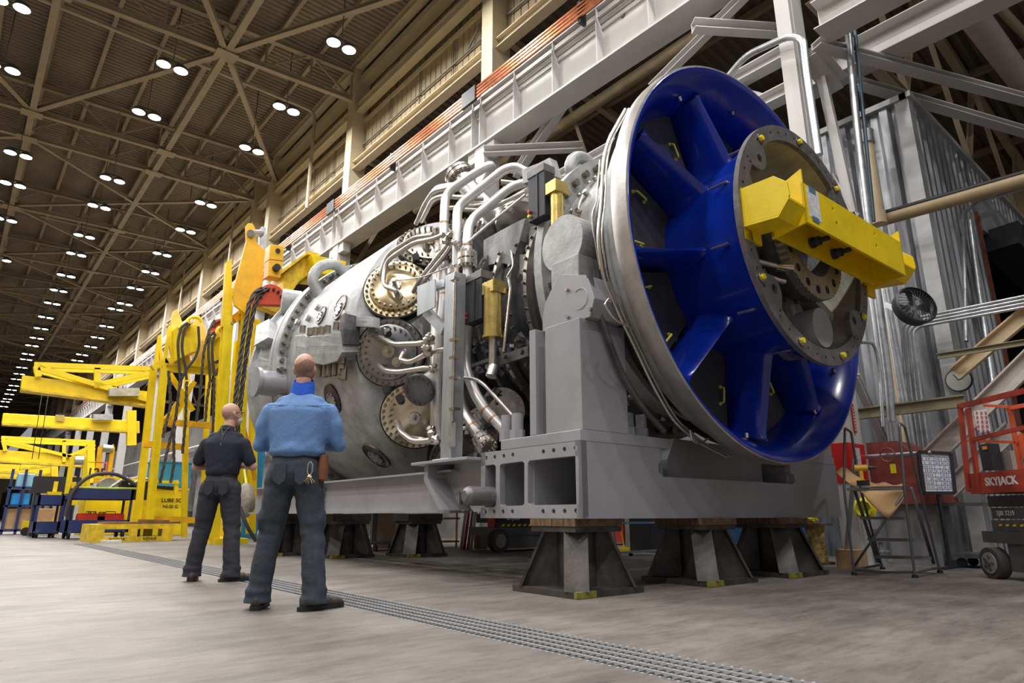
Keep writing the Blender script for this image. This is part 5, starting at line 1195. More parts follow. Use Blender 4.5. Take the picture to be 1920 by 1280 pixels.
def rope(pts,Y,r,m_,lab=None,grp=None,par=None,name='wire_rope'):
    P=[hp(x,y,1,Y) for x,y in pts]
    if m_ is ROPE:
        mm=MB(); core=MB(); 
        # laid rope: three strands twisted round the path
        dense=[]; 
        for i in range(len(P)-1):
            n=max(3,int((P[i+1]-P[i]).length/.07))
            for k in range(n): dense.append(P[i].lerp(P[i+1],k/n))
        dense.append(P[-1])
        for s in range(3):
            q=[]
            for i,p in enumerate(dense):
                d=(dense[min(i+1,len(dense)-1)]-dense[max(i-1,0)]).normalized(); a=d.cross(V((0,1,0))).normalized(); b=d.cross(a); t=i*.75+s*2*PI/3
                q.append(p+(a*math.cos(t)+b*math.sin(t))*r*.5)
            mm.tube(q,r*.55,n=6,cap=False)
    else: mm=MB().tube(P,r,n=8,bend=.4)
    o=mm.build(name,m_,par)
    if lab: tag(o,lab,'sling' if name!='wire_rope' else 'rope',grp)
    return o
YS=16.0
t=thing('lifting_gear_stand','tall yellow braced steel stand with orange lifting plates behind the turbine','stand',hp(430,1018,2,0))
for (a,b,y,w) in (((400,1012),(426,610),YS,.22),((438,1018),(460,585),YS,.24),((421,1005),(446,640),YS+1.2,.14),((470,1000),(480,600),YS+1.2,.18)):
    pbar(a,b,y,w,.2,YEL,'leg',t,fn='ibeam',t=.03)
poly([(424,492),(434,484),(436,600),(430,612),(416,612)],YS-.05,.12,YEL,'leg_head',t)
poly([(463,460),(472,452),(472,560),(466,588),(449,588)],YS-.05,.12,YEL,'leg_head',t)
pbar((418,800),(452,785),YS+.1,.2,.15,YELO,'cross_beam',t); pbar((400,870),(445,860),YS+.1,.15,.12,YEL,'cross_beam',t)
pbar((436,600),(470,575),YS+.1,.2,.2,YELO,'cross_beam',t); pbar((452,780),(478,900),YS+.3,.1,.06,YELO,'brace',t); pbar((420,985),(445,880),YS+.1,.1,.06,YELO,'brace',t)
pbar((470,560),(545,590),YS+.6,.3,.3,YELD,'cross_beam',t); 
MB().box(*[hp(398,1012,1,YS).x,hp(460,1012,1,YS).x],YS-.2,YS+1.5,0,.12).build('base_frame',YEL,t)
lp=thing('lifting_plates','orange pair of lifting plates with a steel pin on top of the tall stand','lifting head',hp(465,560,1,YS-.3))
poly([(461,424),(466,418),(474,419),(479,428),(480,452),(497,470),(492,535),(473,598),(440,572),(437,545),(462,452)],YS-.3,.08,YELO,'front_plate',lp,bev=.01)
poly([(487,430),(492,424),(498,427),(500,440),(498,470),(486,462)],YS+.35,.08,PIPE,'rear_plate',lp)
MB().cyl(hp(470,437,1,YS-.4),hp(490,437,1,YS+.45),.09,n=20).build('pin',PIPE,lp)
hb=thing('spreader_block','amber steel hanging block with two holes above a red sheave guard','block',hp(515,515,1,YS-.3))
b1=poly([(507,458),(533,461),(531,489),(505,486)],YS-.5,.35,YELO,'upper_block',hb,bev=.01); b2=poly([(505,487),(531,490),(526,521),(503,517)],YS-.5,.35,YELO,'lower_block',hb,bev=.01)
p=hp(521,470,1,YS-.51); MB().cyl(p,p+V((0,-.02,0)),.06,n=20).build('hole',BLACK,b1); p=hp(517,503,1,YS-.51); MB().cyl(p+V((0,.05,0)),p+V((0,-.12,0)),.09,n=20).build('pin',DARK,b2)
def redsheave(cx,cy,r,Y,lab):
    px=[(cx-r,cy+r*.75)]+[(cx-r*math.cos(PI*k/10),cy+r*.6-r*math.sin(PI*k/10)*1.15) for k in range(11)]+[(cx+r,cy+r*.8)]
    o=thing('sheave_guard',lab,'sheave',hp(cx,cy,1,Y)); pl=poly(px,Y,.25,mat('sheave_red',(.62,.07,.025),.45,var=.12),'guard_plate',o,bev=.01)
    for k in range(6):
        a=PI*(.12+.76*k/5); p=hp(cx-r*.7*math.cos(a),cy+r*.55-r*.75*math.sin(a),1,Y-.01); MB().cyl(p,p+V((0,-.06,0)),.035,n=8).build('bolt',DARK,o)
redsheave(508,548,29,YS-.7,'red round sheave guard with bolts hanging beneath the amber block')
rope([(492,540),(478,548),(467,570),(455,640),(445,720),(436,800),(428,900),(430,1000)],YS-.8,.055,ROPE,'thick wire rope running down the tall stand, left strand')
rope([(500,540),(485,552),(476,580),(464,650),(455,720),(446,800),(440,900),(462,965)],YS-.75,.055,ROPE,'thick wire rope running down the tall stand, right strand')
# yellow crosshead behind the turbine
t=thing('crosshead_beam','worn yellow box beam end showing above the turbine lifting lug','beam',hp(590,520,1,17))
poly([(533,512),(576,474),(590,480),(598,500),(560,528),(540,560),(530,562)],17,.9,YELD,'side_web',t,bev=.01)
poly([(584,477),(650,490),(646,514),(625,516),(594,512)],16.6,1.2,YEL,'end_box',t,bev=.02); poly([(528,506),(578,470),(600,476),(598,480),(576,476),(530,512)],16.8,1.0,YELD,'top_flange',t)
poly([(596,512),(646,517),(640,526),(600,540)],17.2,.3,YELO,'under_plate',t); 
# left stand
YT=20.
t=thing('rack_stand','yellow steel rack stand carrying two lifting blocks left of the tall stand','stand',hp(290,1005,1,YT))
zt=0
for (a,b,y,w) in (((254,1008),(288,690),YT,.16),((276,1010),(308,690),YT-.6,.18),((398,1010),(410,690),YT,.16),((378,1008),(392,690),YT+1.6,.14),((345,1008),(350,690),YT+1.6,.14)):
    pbar(a,b,y,w,.16,YEL,'leg',t,fn='ibeam',t=.03)
poly([(288,690),(297,628),(302,626),(306,690),(300,690),(299,655),(296,690)],YT,.1,YEL,'horn',t); poly([(304,690),(316,612),(320,608),(329,675),(322,676),(317,645),(312,690)],YT-.6,.1,YEL,'horn',t)
for a,b,y in (((285,690),(312,676),YT-.5),((308,676),(425,690),YT-.5),((308,690),(430,700),YT-.4),((300,790),(420,800),YT),((268,832),(345,838),YT),((262,972),(400,976),YT)):
    pbar(a,b,y,.16,.22,YEL if y<YT else YELO,'cross_beam',t)
for a,b in (((318,700),(362,770)),((365,715),(300,800)),((318,600+200),(360,720))): pbar(a,b,YT+.2,.14,.06,YEL,'brace',t)
PALEY=mat('pale_yellow_paint',(.80,.58,.13),.5,var=.15,scale=3)
for (px,nm,lab) in (([(321,600),(325,584),(332,579),(337,590),(345,612),(352,640),(358,680),(322,680)],'lifting_plate','pale yellow tapering lifting plate on the rack stand, left one'),([(362,610),(366,592),(372,588),(378,598),(386,618),(392,640),(390,665),(376,683),(362,680)],'lifting_plate','pale yellow tapering lifting plate on the rack stand, right one')):
    o=poly(px,YT-.5,.1,PALEY,nm,None,lab,'lifting plate',bev=.01)
def block(cx,cy,w,h,Y,lab):
    o=thing('sling_block',lab,'block',hp(cx,cy+h/2,1,Y)); 
    b=poly([(cx-w/2,cy-h/2+3),(cx+w*.1,cy-h/2),(cx+w/2,cy-h/2+2),(cx+w/2,cy+h/2-6),(cx+w*.15,cy+h/2-3),(cx-w/2+2,cy+h/2+8)],Y,.7,YEL,'body',o,bev=.01)
    P=[hp(cx+w*.3+12*math.cos(a)*w/34,cy-h/2-4-10*math.sin(a),1,Y-.05) for a in (0,.5,1.1,1.6,2.1,2.7,PI)]
    MB().tube(P,.05,n=8).build('shackle',YEL,o); MB().bar(hp(cx-w*.4,cy-h/2+10,1,Y-.1),hp(cx+w*.1,cy-h/2-2,1,Y-.1),.2,.12).build('pin',YELD,o)
block(353,636,38,56,YT-1.2,'yellow sling block with shackle hanging left of the second red sheave guard'); block(408,650,28,46,YT-1.2,'smaller yellow sling block below the second red sheave guard')
redsheave(413,607,18,YT-1.,'small red sheave guard between rack stand and tall stand')
for k,(pts,lab) in enumerate((([(352,605),(340,612),(333,640),(336,690),(338,712)],'left black sling loop over the first sling block'),([(356,607),(346,616),(340,650),(348,690),(350,712)],'second black sling loop over the first sling block'),([(372,612),(374,650),(364,675),(350,690),(340,712)],'right black sling loop over the first sling block'),([(402,622),(393,630),(390,660),(393,690),(394,712)],'left black sling loop over the smaller block'),([(404,626),(398,640),(398,670),(402,705)],'middle black sling loop over the smaller block'),([(422,625),(424,650),(415,680),(403,705)],'right black sling loop over the smaller block'))):
    rope(pts,YT-1.5,.035,SLING,lab,'black slings over the blocks',None,'sleeved_sling')
for pts,lab in (([(402,600),(392,620),(382,660),(375,740),(368,790)],'long wire rope hanging from the small red sheave guard'),([(338,712),(330,780),(310,860),(300,905)],'wire rope slanting down from the first sling block'),([(350,715),(348,790),(342,850)],'straight wire rope below the first sling block'),([(316,695),(318,720),(320,760),(305,820)],'wire rope hanging at the left of the rack stand'),([(394,712),(388,750),(385,790)],'wire rope below the smaller sling block'),([(402,708),(400,790),(398,830)],'straight wire rope below the smaller block'),([(326,800),(326,870),(320,905)],'short wire rope low on the rack stand')):
    rope(pts,YT-1.5,.04,ROPE,lab)
for x,y in ((338,712),(350,714),(394,712),(402,708),(318,740)):
    pass
# jib cranes
def jib(lab,Y,xl,xr,yt,yb,sl_,truss=None,m_=YEL,txt=None,hoist=None):
    o=thing('jib_crane',lab,'crane',hp(xr,yt,1,Y)); 
    poly([(xl,yt),(xr,yt+sl_*(xr-xl)),(xr,yb+sl_*(xr-xl)),(xl-3,yb)],Y,.3,m_,'boom',o,bev=.02)
    poly([(xl-2,yb-1),(xr,yb-1+sl_*(xr-xl)),(xr,yb+3+sl_*(xr-xl)),(xl-2,yb+3)],Y-.12,.54,YELD,'bottom_flange',o)
    if truss:
        ty,b=truss
        for Yt in (Y-.1,Y+.9):
            dy=0 if Yt<Y else 6
            for a,c in (((xl+22,ty+dy),(xr,ty+dy+8)),((xl+26,ty+dy+3),(xl+30,yt+3)),((xl+140,ty+dy+6),(xl+140,yt+24)),((xl+30,ty+dy+5),(xr,b)),((xl+146,ty+dy+36),(xr,ty+dy+14))):
                pbar(a,c,Yt,.16,.16,m_,'truss_bar',o)
    if txt: 
        for s_,x,y,sz in txt: text('lettering',s_,hp(x,y,1,Y-.02),(1,0,0),(0,0,1),sz,BLACK,o)
    if hoist:
        for (x0,y0,x1,y1) in hoist: poly([(x0,y0),(x1,y0),(x1,y1),(x0,y1)],Y-.4,.35,PIPE if x0>100 and len(hoist)==1 else m_,'hoist_box',o)
    return o
jib('nearest yellow jib crane with a braced truss boom and CMH lettered hoist',24.,42,285,703,728,.13,(684,752),txt=(('CMH',225,731,.3),),hoist=((205,727,262,742),))
jib('yellow jib crane boom numbered 3 below the nearest truss boom',33.,6,262,774,793,.06,None,txt=(('3',113,783,.5),),hoist=((175,776,212,787),))
MB_=poly([(104,777),(121,778),(121,790),(104,789)],32.9,.02,mat('tan_plate',(.45,.33,.08),.5),'number_plate',None,'small tan number plate on the second jib crane boom','plate')
jib('third yellow jib crane with a braced truss, numbered 3 near its right end',42.,-20,178,842,862,.06,(820,868),txt=(('3',121,822,.4),))
jib('fourth yellow jib crane boom low at the left edge',52.,-20,95,868,882,.05,None)
jib('small yellow jib crane boom low at the left, above the shelves',60.,-10,38,882,893,.05,None)
jib('distant yellow jib crane behind the number plate boom',50.,40,140,870,878,-.12,None)
jib('distant little yellow jib crane near the floor-level pipes',58.,62,108,888,896,-.2,None)
for x,y0,y1,Y,lab in ((170,832,905,42.,'yellow upright of the third jib crane'),(102,868,900,50.,'yellow upright of a distant jib crane'),(246,770,835,33.,'yellow upright under the second jib crane boom')):
    a=hp(x,y0,1,Y);b=hp(x,y1,1,Y); tag(MB().bar(a,b,.35,.35).build('crane_mast',YEL),lab,'mast')
for x,lab in ((72,'left'),(60,'far left')):
    tag(MB().tube([hp(x+20,730,1,26),hp(x,860,1,26)],.012,n=6).build('hoist_cable',DARK),f'{lab} thin hoist cable hanging from the nearest jib crane','cable')
# wall of grey plant behind the columns, greys darkened to stand in for shadow
m=MB().box(10.9,11,14,220,0,6.2)
structure('wall_aisle_lower',m,mat('grey_plant_wall',(.17,.165,.16),.6,var=.35,scale=.5))
rg=random.Random(11)
m=MB()
for y in range(16,120,2):
    h=rg.uniform(1,4.5); m.box(10.3,10.9,y,y+rg.uniform(.3,1.6),rg.uniform(0,1),h)
structure('trim_80',m,mat('shaded_plant_grey',(.2,.2,.2),.6,var=.3,scale=1))  # boxes: shadow of the lower wall put into the grey as well
for z,r_,lab in ((3.2,.12,'pale lagged pipe running along the wall behind the columns'),(4.3,.08,'upper thin pipe running along the wall behind the columns')):
    tag(MB().tube([(10.1,14,z),(10.1,150,z)],r_).build('wall_pipe',WHITE),lab,'pipe')
# bins
def bin_(lab,pl,pr,yb,dep,z0,h,m_,name='steel_bin',lipc=None,Y=None):
    a=hp(pl,yb,2,0); Y=a.y if Y is None else Y; a=hp(pl,yb,1,Y); b=hp(pr,yb,1,Y); o=thing(name,lab,'bin',(a.x,Y,0))
    MB().box(a.x,b.x,Y,Y+dep,z0,h).build('body',m_,o,bevel=.01); MB().box(a.x-.03,b.x+.03,Y-.03,Y+dep+.03,h,h+.05).build('rim',m_,o)
    return o,a.x,b.x,Y
o,xa,xb,yy=bin_('yellow steel bin lettered LUBE SC and NLGI G left of the men',250,342,1004,1.6,.0,1.45,YEL)
zz=hp(320,938,1,yy).z; text('lettering','LUBE SC',(hp(322,938,1,yy).x,yy-.005,zz),(1,0,0),(0,0,1),.17,BLACK,o,bold=.02); text('lettering','NLGI G',(hp(320,945,1,yy).x,yy-.005,zz-.2),(1,0,0),(0,0,1),.14,BLACK,o,bold=.02)
o,xa,xb,yy=bin_('yellow steel bin lettered INLET behind the navy carts',150,243,1003,1.4,.0,1.4,YEL)
p=hp(181,964,1,yy); text('lettering','INLET',(p.x,yy-.005,p.z),(1,0,0),(0,0,1),.2,BLACK,o,bold=.02)
o,xa,xb,yy=bin_('yellow box lettered EXHAUST standing beyond the rail',583,617,1015,.8,.0,.85,YEL)
p=hp(600,979,1,yy); text('lettering','EXHAUST',(p.x,yy-.005,p.z),(1,0,0),(0,0,1),.12,BLACK,o,bold=.02)
BLB=mat('sky_blue_steel',(.03,.22,.42),.4,var=.12)
o,xa,xb,yy=bin_('open sky blue steel box behind the lube bin',278,350,955,1.,1.5,2.4,BLB,'blue_box',Y=25.2)
tag(boxat(450,482,1005,1.,2.6,0,19.).build('blue_machine',BLB),'dark blue machine part glimpsed between the two men','machine')
# yellow cradle frame on the bin with shackles
t=thing('yellow_cradle','yellow cradle frame with a steel rod and shackles on top of the lube bin','cradle',hp(250,925,1,23.6))
pbar((160,893),(335,905),23.6,.08,.14,YEL,'top_rail',t); pbar((165,893),(165,925),23.6,.1,.1,YEL,'post',t); pbar((330,900),(330,928),23.6,.12,.1,YEL,'post',t); pbar((252,900),(252,930),23.6,.3,.2,YEL,'post',t)
MB().tube([hp(190,905,1,23.7),hp(325,915,1,23.7)],.06).build('rod',DARK,t)
for x in (241,260): MB().tube([hp(x,905,1,23.4),hp(x+3,918,1,23.4),hp(x-2,930,1,23.4),hp(x-5,925,1,23.4)],.05,n=8,bend=.1).build('shackle',PIPE,t)
# clevis plates lettered 125
t=thing('clevis_stand','tall amber clevis plates with a steel pin, lettered 125, behind the carts','clevis',hp(195,925,1,24))
poly([(184,838),(189,834),(193,840),(191,870),(188,905),(176,905)],24,.1,YELO,'plate',t); poly([(208,836),(213,832),(216,840),(210,880),(204,900),(200,900)],24.,.1,YELO,'plate',t); MB().cyl(hp(192,840,1,24),hp(211,842,1,24),.12).build('pin',PIPE,t)
text('lettering','125',hp(181,886,1,23.98),(1,0,0),(0,0,1),.35,BLACK,t,bold=.02)
t=thing('clevis_stand','shorter yellow clevis plates with a steel pin left of the lettered ones','clevis',hp(145,925,1,22))
poly([(131,860),(136,853),(140,860),(135,905),(128,925),(121,925)],22,.12,YEL,'plate',t); poly([(156,862),(161,855),(165,862),(162,905),(160,925),(152,925)],22,.12,YEL,'plate',t); MB().cyl(hp(140,863,1,22),hp(156,863,1,22),.12).build('pin',PIPE,t)
tag(boxat(66,152,925,.6,1,0).build('x',BLACK),'x','x') if False else None
a=hp(68,892,1,25);b=hp(150,925,1,25); tag(MB().box(a.x,b.x,25,25.8,b.z,a.z).box(a.x+.1,a.x+.2,25.1,25.7,0,b.z).box(b.x-.2,b.x-.1,25.1,25.7,0,b.z).build('black_cabinet',BLKP),'black flat fronted cabinet behind the navy carts','cabinet')
# carts
NAVY=mat('navy_paint',(.02,.035,.14),.4,var=.15,scale=4)
def cart(lab,pl,pr,yb,ztop,zlow,dep):
    a=hp(pl,yb,2,0); Y=a.y; b=hp(pr,yb,1,Y); o=thing('tool_cart',lab,'cart',(a.x,Y,0)); x0,x1=a.x,b.x
    for z,h in ((ztop,.3),(zlow,.34)):
        MB().box(x0,x1,Y,Y+.02,z-h,z).box(x0,x1,Y+dep-.02,Y+dep,z-h,z).box(x0,x0+.02,Y,Y+dep,z-h,z).box(x1-.02,x1,Y,Y+dep,z-h,z).box(x0,x1,Y,Y+dep,z-h,z-h+.02).build('tray',NAVY,o)
    for x in (x0,x1-.06):
        for y in (Y,Y+dep-.06): MB().box(x,x+.06,y,y+.06,.2,ztop).build('post',NAVY,o)
    for x in (x0+.12,x1-.12):
        for y in (Y+.1,Y+dep-.1): w_=MB().cyl((x-.03,y,.13),(x+.03,y,.13),.13,n=20).build('castor',BLACK,o); MB().box(x-.05,x+.05,y-.05,y+.05,.2,.3).build('fork',PIPE,w_)
    return o,x0,x1,Y
o,x0,x1,Y1=cart('smaller navy blue two-tray cart with yellow fixtures, left one',58,108,1009,1.2,.45,1.0)
MB().tube([(x1,Y1+.4,1.15),(x1+.3,Y1+.4,1.35),(x1+.4,Y1+.4,.95)],.03,bend=.1).build('handle',PIPE,o)
o2,x2,x3,Y2=cart('larger navy blue two-tray cart loaded with hose and a machine part',118,238,1011,1.35,.5,1.1)
for xx,lab in ((x0+.4,'left'),(x0+.85,'right')):
    tag(MB().box(xx-.17,xx+.17,Y1+.3,Y1+.6,.92,1.3).box(xx-.05,xx+.05,Y1+.4,Y1+.5,1.3,1.6).build('yellow_fixture',YEL),f'{lab} yellow block fixture on the smaller navy cart','fixture')
tag(MB().tube([(x0+.7,Y1+.3,.93),(x0+.7,Y1+.3,2.2),(x0+1.6,Y1+.3,2.2),(x0+1.6,Y1+.3,1.5)],.035).build('orange_frame',LO),'thin orange-red bent tube frame behind the smaller navy cart','frame')
e_=thing('machine_part','silver and black machine part with pipes on the larger navy cart','machine part',(x2+1.2,Y2+.5,1.47))
MB().cyl((x2+.9,Y2+.2,1.42),(x2+.9,Y2+.6,1.42),.25,n=24).build('housing',PIPE,e_); MB().box(x2+1.2,x2+2.0,Y2+.2,Y2+.7,1.07,1.6).build('block',DARK,e_); MB().tube([(x2+1.4,Y2+.2,1.5),(x2+1.9,Y2+.2,1.7),(x2+2.0,Y2+.2,1.2)],.04,bend=.1).tube([(x2+.7,Y2+.15,1.2),(x2+1.3,Y2+.1,1.7),(x2+1.7,Y2+.15,1.4)],.035,bend=.1).build('pipes',PIPE,e_)
tag(MB().tube([(x2-.05,Y2-.1,.6),(x2+.0,Y2-.1,1.3),(x2+.4,Y2-.05,1.75),(x2+1.,Y2-.05,1.8),(x2+1.6,Y2,1.45)],.05,bend=.4).build('black_hose',SLING),'thick black hose arching over the larger navy cart','hose')
tag(MB().tube([(x2+.1,Y2+.05,1.38),(x2+.8,Y2-.0,1.37),(x2+1.4,Y2+.05,1.38),(x2+1.8,Y2+.1,1.37)],.03,bend=.2).build('green_strap',mat('lime_strap',(.5,.62,.1),.6)),'lime green strap lying along the larger navy cart','strap')
for xx,lab in ((x2+.6,'left'),(x3-.45,'right')):
    q=thing('red_toolbox',f'{lab} red metal toolbox on the lower tray of the larger navy cart','toolbox',(xx,Y2+.3,.19)); MB().prof((xx-.33,Y2+.35,.32),(xx+.33,Y2+.35,.32),[(-.16,-.12),(.16,-.12),(.16,.28),(.06,.36),(-.06,.36),(-.16,.28)]).build('case',RED,q); MB().tube([(xx-.12,Y2+.35,.68),(xx-.12,Y2+.35,.73),(xx+.12,Y2+.35,.73),(xx+.12,Y2+.35,.68)],.012).build('handle',BLACK,q)
# pallet with plates
a=hp(166,1017,2,0); b=hp(322,1018,1,a.y); Yp=a.y
q=thing('yellow_pallet','worn yellow steel pallet with dark plates on it, on the floor','pallet',(a.x,Yp,0))
xl,xr=a.x,b.x
holes=[[(x,z) for x,z in ((.45,.12),(1.3,.12),(1.3,.3),(.45,.3))],[(x,z) for x,z in ((1.55,.12),(2.4,.12),(2.4,.3),(1.55,.3))]]
W_=xr-xl; sc=W_/2.8; holes=[[(x*sc,z) for x,z in h] for h in holes]
MB().plate([(0,0),(W_,0),(W_,.42),(0,.42)],holes,(xl,Yp,0),(1,0,0),(0,0,1),-.03).build('front_board',YELD,q); MB().box(xl,xr,Yp+.04,Yp+1.4,.36,.42).build('deck',YELD,q); MB().box(xl,xl+.05,Yp+.04,Yp+1.4,0,.36).build('runner',YELD,q); MB().box(xr-.05,xr,Yp+.04,Yp+1.4,0,.36).build('runner',YELD,q)
text('lettering','ROTOR',(xl+.9*sc,Yp-.005,.06),(1,0,0),(0,0,1),.1,BLACK,q); text('lettering','REPAIR',(xl+2.*sc,Yp-.005,.06),(1,0,0),(0,0,1),.1,BLACK,q)
tag(MB().box(xl+.3,xl+2.0,Yp+.1,Yp+1.2,.421,.47).build('rusty_plate',RUST),'rusty flat plate lying on the yellow pallet, left one','plate'); tag(MB().prof((xl+1.2,Yp+.6,.5),(xr-.1,Yp+.6,.48),[(-.5,-.02),(.5,-.02),(.5,.03),(-.5,.03)]).build('rusty_plate',mat('bronze_plate',(.23,.15,.09),.5,.3,var=.2)),'bronze coloured plate overlapping on the right of the yellow pallet','plate')
tag(MB().box(xl+.2,xl+.6,Yp-.5,Yp-.3,0.001,.06).build('white_rag',mat('rag_white',(.7,.7,.68),.8,bump=.4)),'crumpled white rag on the floor before the yellow pallet','rag')
# clutter far left: shelves and boxes
sh2=thing('storage_shelf','dark blue open shelf crowded with boxes at the far left','shelf',hp(30,985,1,28))
xa,xb=hp(2,985,1,28).x,hp(62,985,1,28).x
for z in (.1,.9,1.5): MB().box(xa,xb,28,28.8,z,z+.06).build('shelf_board',NAVY,sh2)
for x in (xa,xb-.1,xb-.5): MB().box(x,x+.08,28,28.1,0,2.15).build('post',NAVY,sh2)
for k,(dx,z,w,h,c_,lab) in enumerate(((.1,.16,1.6,.7,CARD,'large open cardboard box on the bottom shelf, far left'),(.15,.96,.5,.4,mat('bright_blue_plastic',(.02,.3,.75),.4),'bright blue plastic bag on the middle shelf'),(.9,.96,.6,.4,CARD,'brown cardboard box on the middle shelf'),(1.65,.96,.35,.3,GPN,'grey bin on the middle shelf'),(.2,1.56,.5,.45,mat('pale_blue_reel',(.25,.5,.65),.5),'pale blue reel on the top shelf'),(1.1,1.56,.5,.35,mat('purple_cloth',(.1,.03,.16),.8),'purple cloth on the top shelf'))):
    tag(MB().box(xa+dx,xa+dx+w,28.1,28.6,z,z+h).build(['cardboard_box','plastic_bag','cardboard_box','parts_bin','cable_reel','purple_cloth'][k],c_,bevel=.03),lab,['box','bag','box','bin','reel','cloth'][k])
q=thing('yellow_floor_jack','yellow wheeled floor jack left of the smaller navy cart','jack',hp(48,1000,2,0)); a=hp(40,992,1,26.5)
MB().prof((a.x,26.5,.3),(a.x+.9,26.5,.3),[(-.2,-.15),(.2,-.15),(.2,.15),(-.2,.15)]).build('body',YEL,q); MB().bar((a.x+.8,26.5,.4),(a.x+1.2,26.5,1.9),.08,.08).build('handle',YEL,q)
for dx in (.1,.8): MB().cyl((a.x+dx,26.25,.13),(a.x+dx,26.35,.13),.13).build('wheel',BLACK,q)
# cable heap, gloves cloth
rg=random.Random(4); p0=hp(600,1022,2,0)
m=MB()
for k in range(7):
    pts=[(p0.x+rg.uniform(-.6,.6),p0.y+rg.uniform(-.4,.4),.03+.03*k) for _ in range(6)]; m.tube(pts,.022,n=6,bend=.25)
tag(m.build('hose_heap',PIPE),'heap of tangled grey hoses on the floor in front of the EXHAUST box','hose',kind='stuff')
gp=hp(462,905,1,15.2)
CAN=mat('canvas_beige',(.42,.38,.32),.85,var=.2,scale=9,bump=.5,bs=14)
m=MB().lathe([(0,.05),(-.08,.14),(-.3,.21),(-.55,.2),(-.75,.1),(-.78,0)],gp,(0,0,1),20); o=tag(m.build('canvas_bundle',CAN),'beige canvas bundle hanging between the two men','bundle')
for v in o.data.vertices:
    n_=noise.noise(v.co*6); v.co+=V((v.co.x,v.co.y,0))*n_*.6
tag(MB().tube([gp+V((0,0,-.02)),hp(458,880,1,15.5)],.03).build('bundle_strap',YB1),'thin yellow strap holding up the canvas bundle','strap')
tag(MB().tube([hp(450,950,1,14.8),hp(462,985,1,14.6),hp(480,1014,1,14.6)],.04,bend=.2).build('black_cable',SLING),'black cable trailing to the floor behind the canvas bundle','cable')
tag(MB().cyl(hp(404,1017,2,0)+V((0,0,.06)),hp(440,1020,2,0)+V((0,0,.06)),.05).build('steel_bar',PIPE),'short steel bar with a ball end lying on the floor beside the tall stand','bar')
# ================= THE TWO MEN =================
SKIN=mat('skin',(.56,.31,.23),.5,var=.08,scale=8); SKIN.node_tree.nodes['Principled BSDF'].inputs['Subsurface Weight'].default_value=.05
def cap(mb,pts,n=14):
    for a,b in zip(pts[:-1],pts[1:]): mb.cyl(a[:3],b[:3],a[3],b[3],n=n)
    for p in pts: ball(mb,p[:3],(p[3],)*3)
def ball(mb,c,r,n=14,m=9,tilt=None):
    c=V(c); R=tilt or MX.Identity(3); vs=[];
    for i in range(1,m):
        t=PI*i/m
        for j in range(n): a=2*PI*j/n; vs.append(c+R@V((r[0]*math.sin(t)*math.cos(a),r[1]*math.sin(t)*math.sin(a),r[2]*math.cos(t))))
    vs+=[c+R@V((0,0,r[2])),c-R@V((0,0,r[2]))]; N=len(vs)
    fs=[(i*n+j,(i+1)*n+j,(i+1)*n+(j+1)%n,i*n+(j+1)%n) for i in range(m-2) for j in range(n)]+[(N-2,j,(j+1)%n) for j in range(n)]+[(N-1,(m-2)*n+(j+1)%n,(m-2)*n+j) for j in range(n)]
    mb.add(vs,fs,True)
def loft(mb,rings,n=28,p=2.3):
    # rings (x,y,z,rx,ry)
    vs=[]
    for (x,y,z,rx,ry) in rings:
        for j in range(n):
            a=2*PI*j/n; c,s=math.cos(a),math.sin(a); vs.append(V((x+rx*math.copysign(abs(c)**(2/p),c),y+ry*math.copysign(abs(s)**(2/p),s),z)))
    k=len(rings); fs=[(i*n+j,i*n+(j+1)%n,(i+1)*n+(j+1)%n,(i+1)*n+j) for i in range(k-1) for j in range(n)]+[tuple(range(n-1,-1,-1)),tuple((k-1)*n+j for j in range(n))]
    mb.add(vs,fs,True)
def rem(mb,vox,sm=4,fn=None):
    me=bpy.data.meshes.new('r'); me.from_pydata(mb.v,[],mb.f); ob=bpy.data.objects.new('r',me); C.objects.link(ob)
    m_=ob.modifiers.new('r','REMESH'); m_.mode='VOXEL'; m_.voxel_size=vox
    s_=ob.modifiers.new('s','SMOOTH'); s_.iterations=sm; s_.factor=.5
    dg=bpy.context.evaluated_depsgraph_get(); ev=ob.evaluated_get(dg); m2=ev.to_mesh()
    o=MB(); vs=[v.co.copy() for v in m2.vertices]
    if fn: nr=[v.normal.copy() for v in m2.vertices]; vs=[fn(v,n) for v,n in zip(vs,nr)]
    o.v=vs; o.f=[tuple(p.vertices) for p in m2.polygons]; o.sm=[True]*len(o.f)
    ev.to_mesh_clear(); bpy.data.objects.remove(ob); bpy.data.meshes.remove(me); return o
def place(mb,P,rz,name,m_,par):
    R=MX.Rotation(rz,3,'Z'); mb.v=[V(P)+R@v for v in mb.v]; return mb.build(name,m_,par)
def wrinkle(amp,sc,st=(1,1,1)):
    def f(v,n):
        q=V((v.x*st[0],v.y*st[1],v.z*st[2]))*sc; return v+n*(noise.noise(q)*amp+noise.noise(q*2.3+V((5,1,2)))*amp*.5)
    return f
def boot(mb,a,ang,sc=1.):
    # a ankle base (x,y), toe direction angle in local frame (0 = forward)
    d=V((math.sin(ang),math.cos(ang),0)); s=V((d.y,-d.x,0)); c=V((a[0],a[1],0))
    for t,w,h,z in ((-.07,.036,.05,.05),(-.03,.04,.06,.06),(.04,.042,.055,.055),(.10,.046,.042,.043),(.16,.05,.035,.037),(.205,.04,.028,.032)):
        ball(mb,c+d*t*sc+V((0,0,z)),(w*1.05,w*1.05,h))
    cap(mb,[(*(c+V((0,0,.06))),.052),(*(c+V((0,0,.16))),.052)])
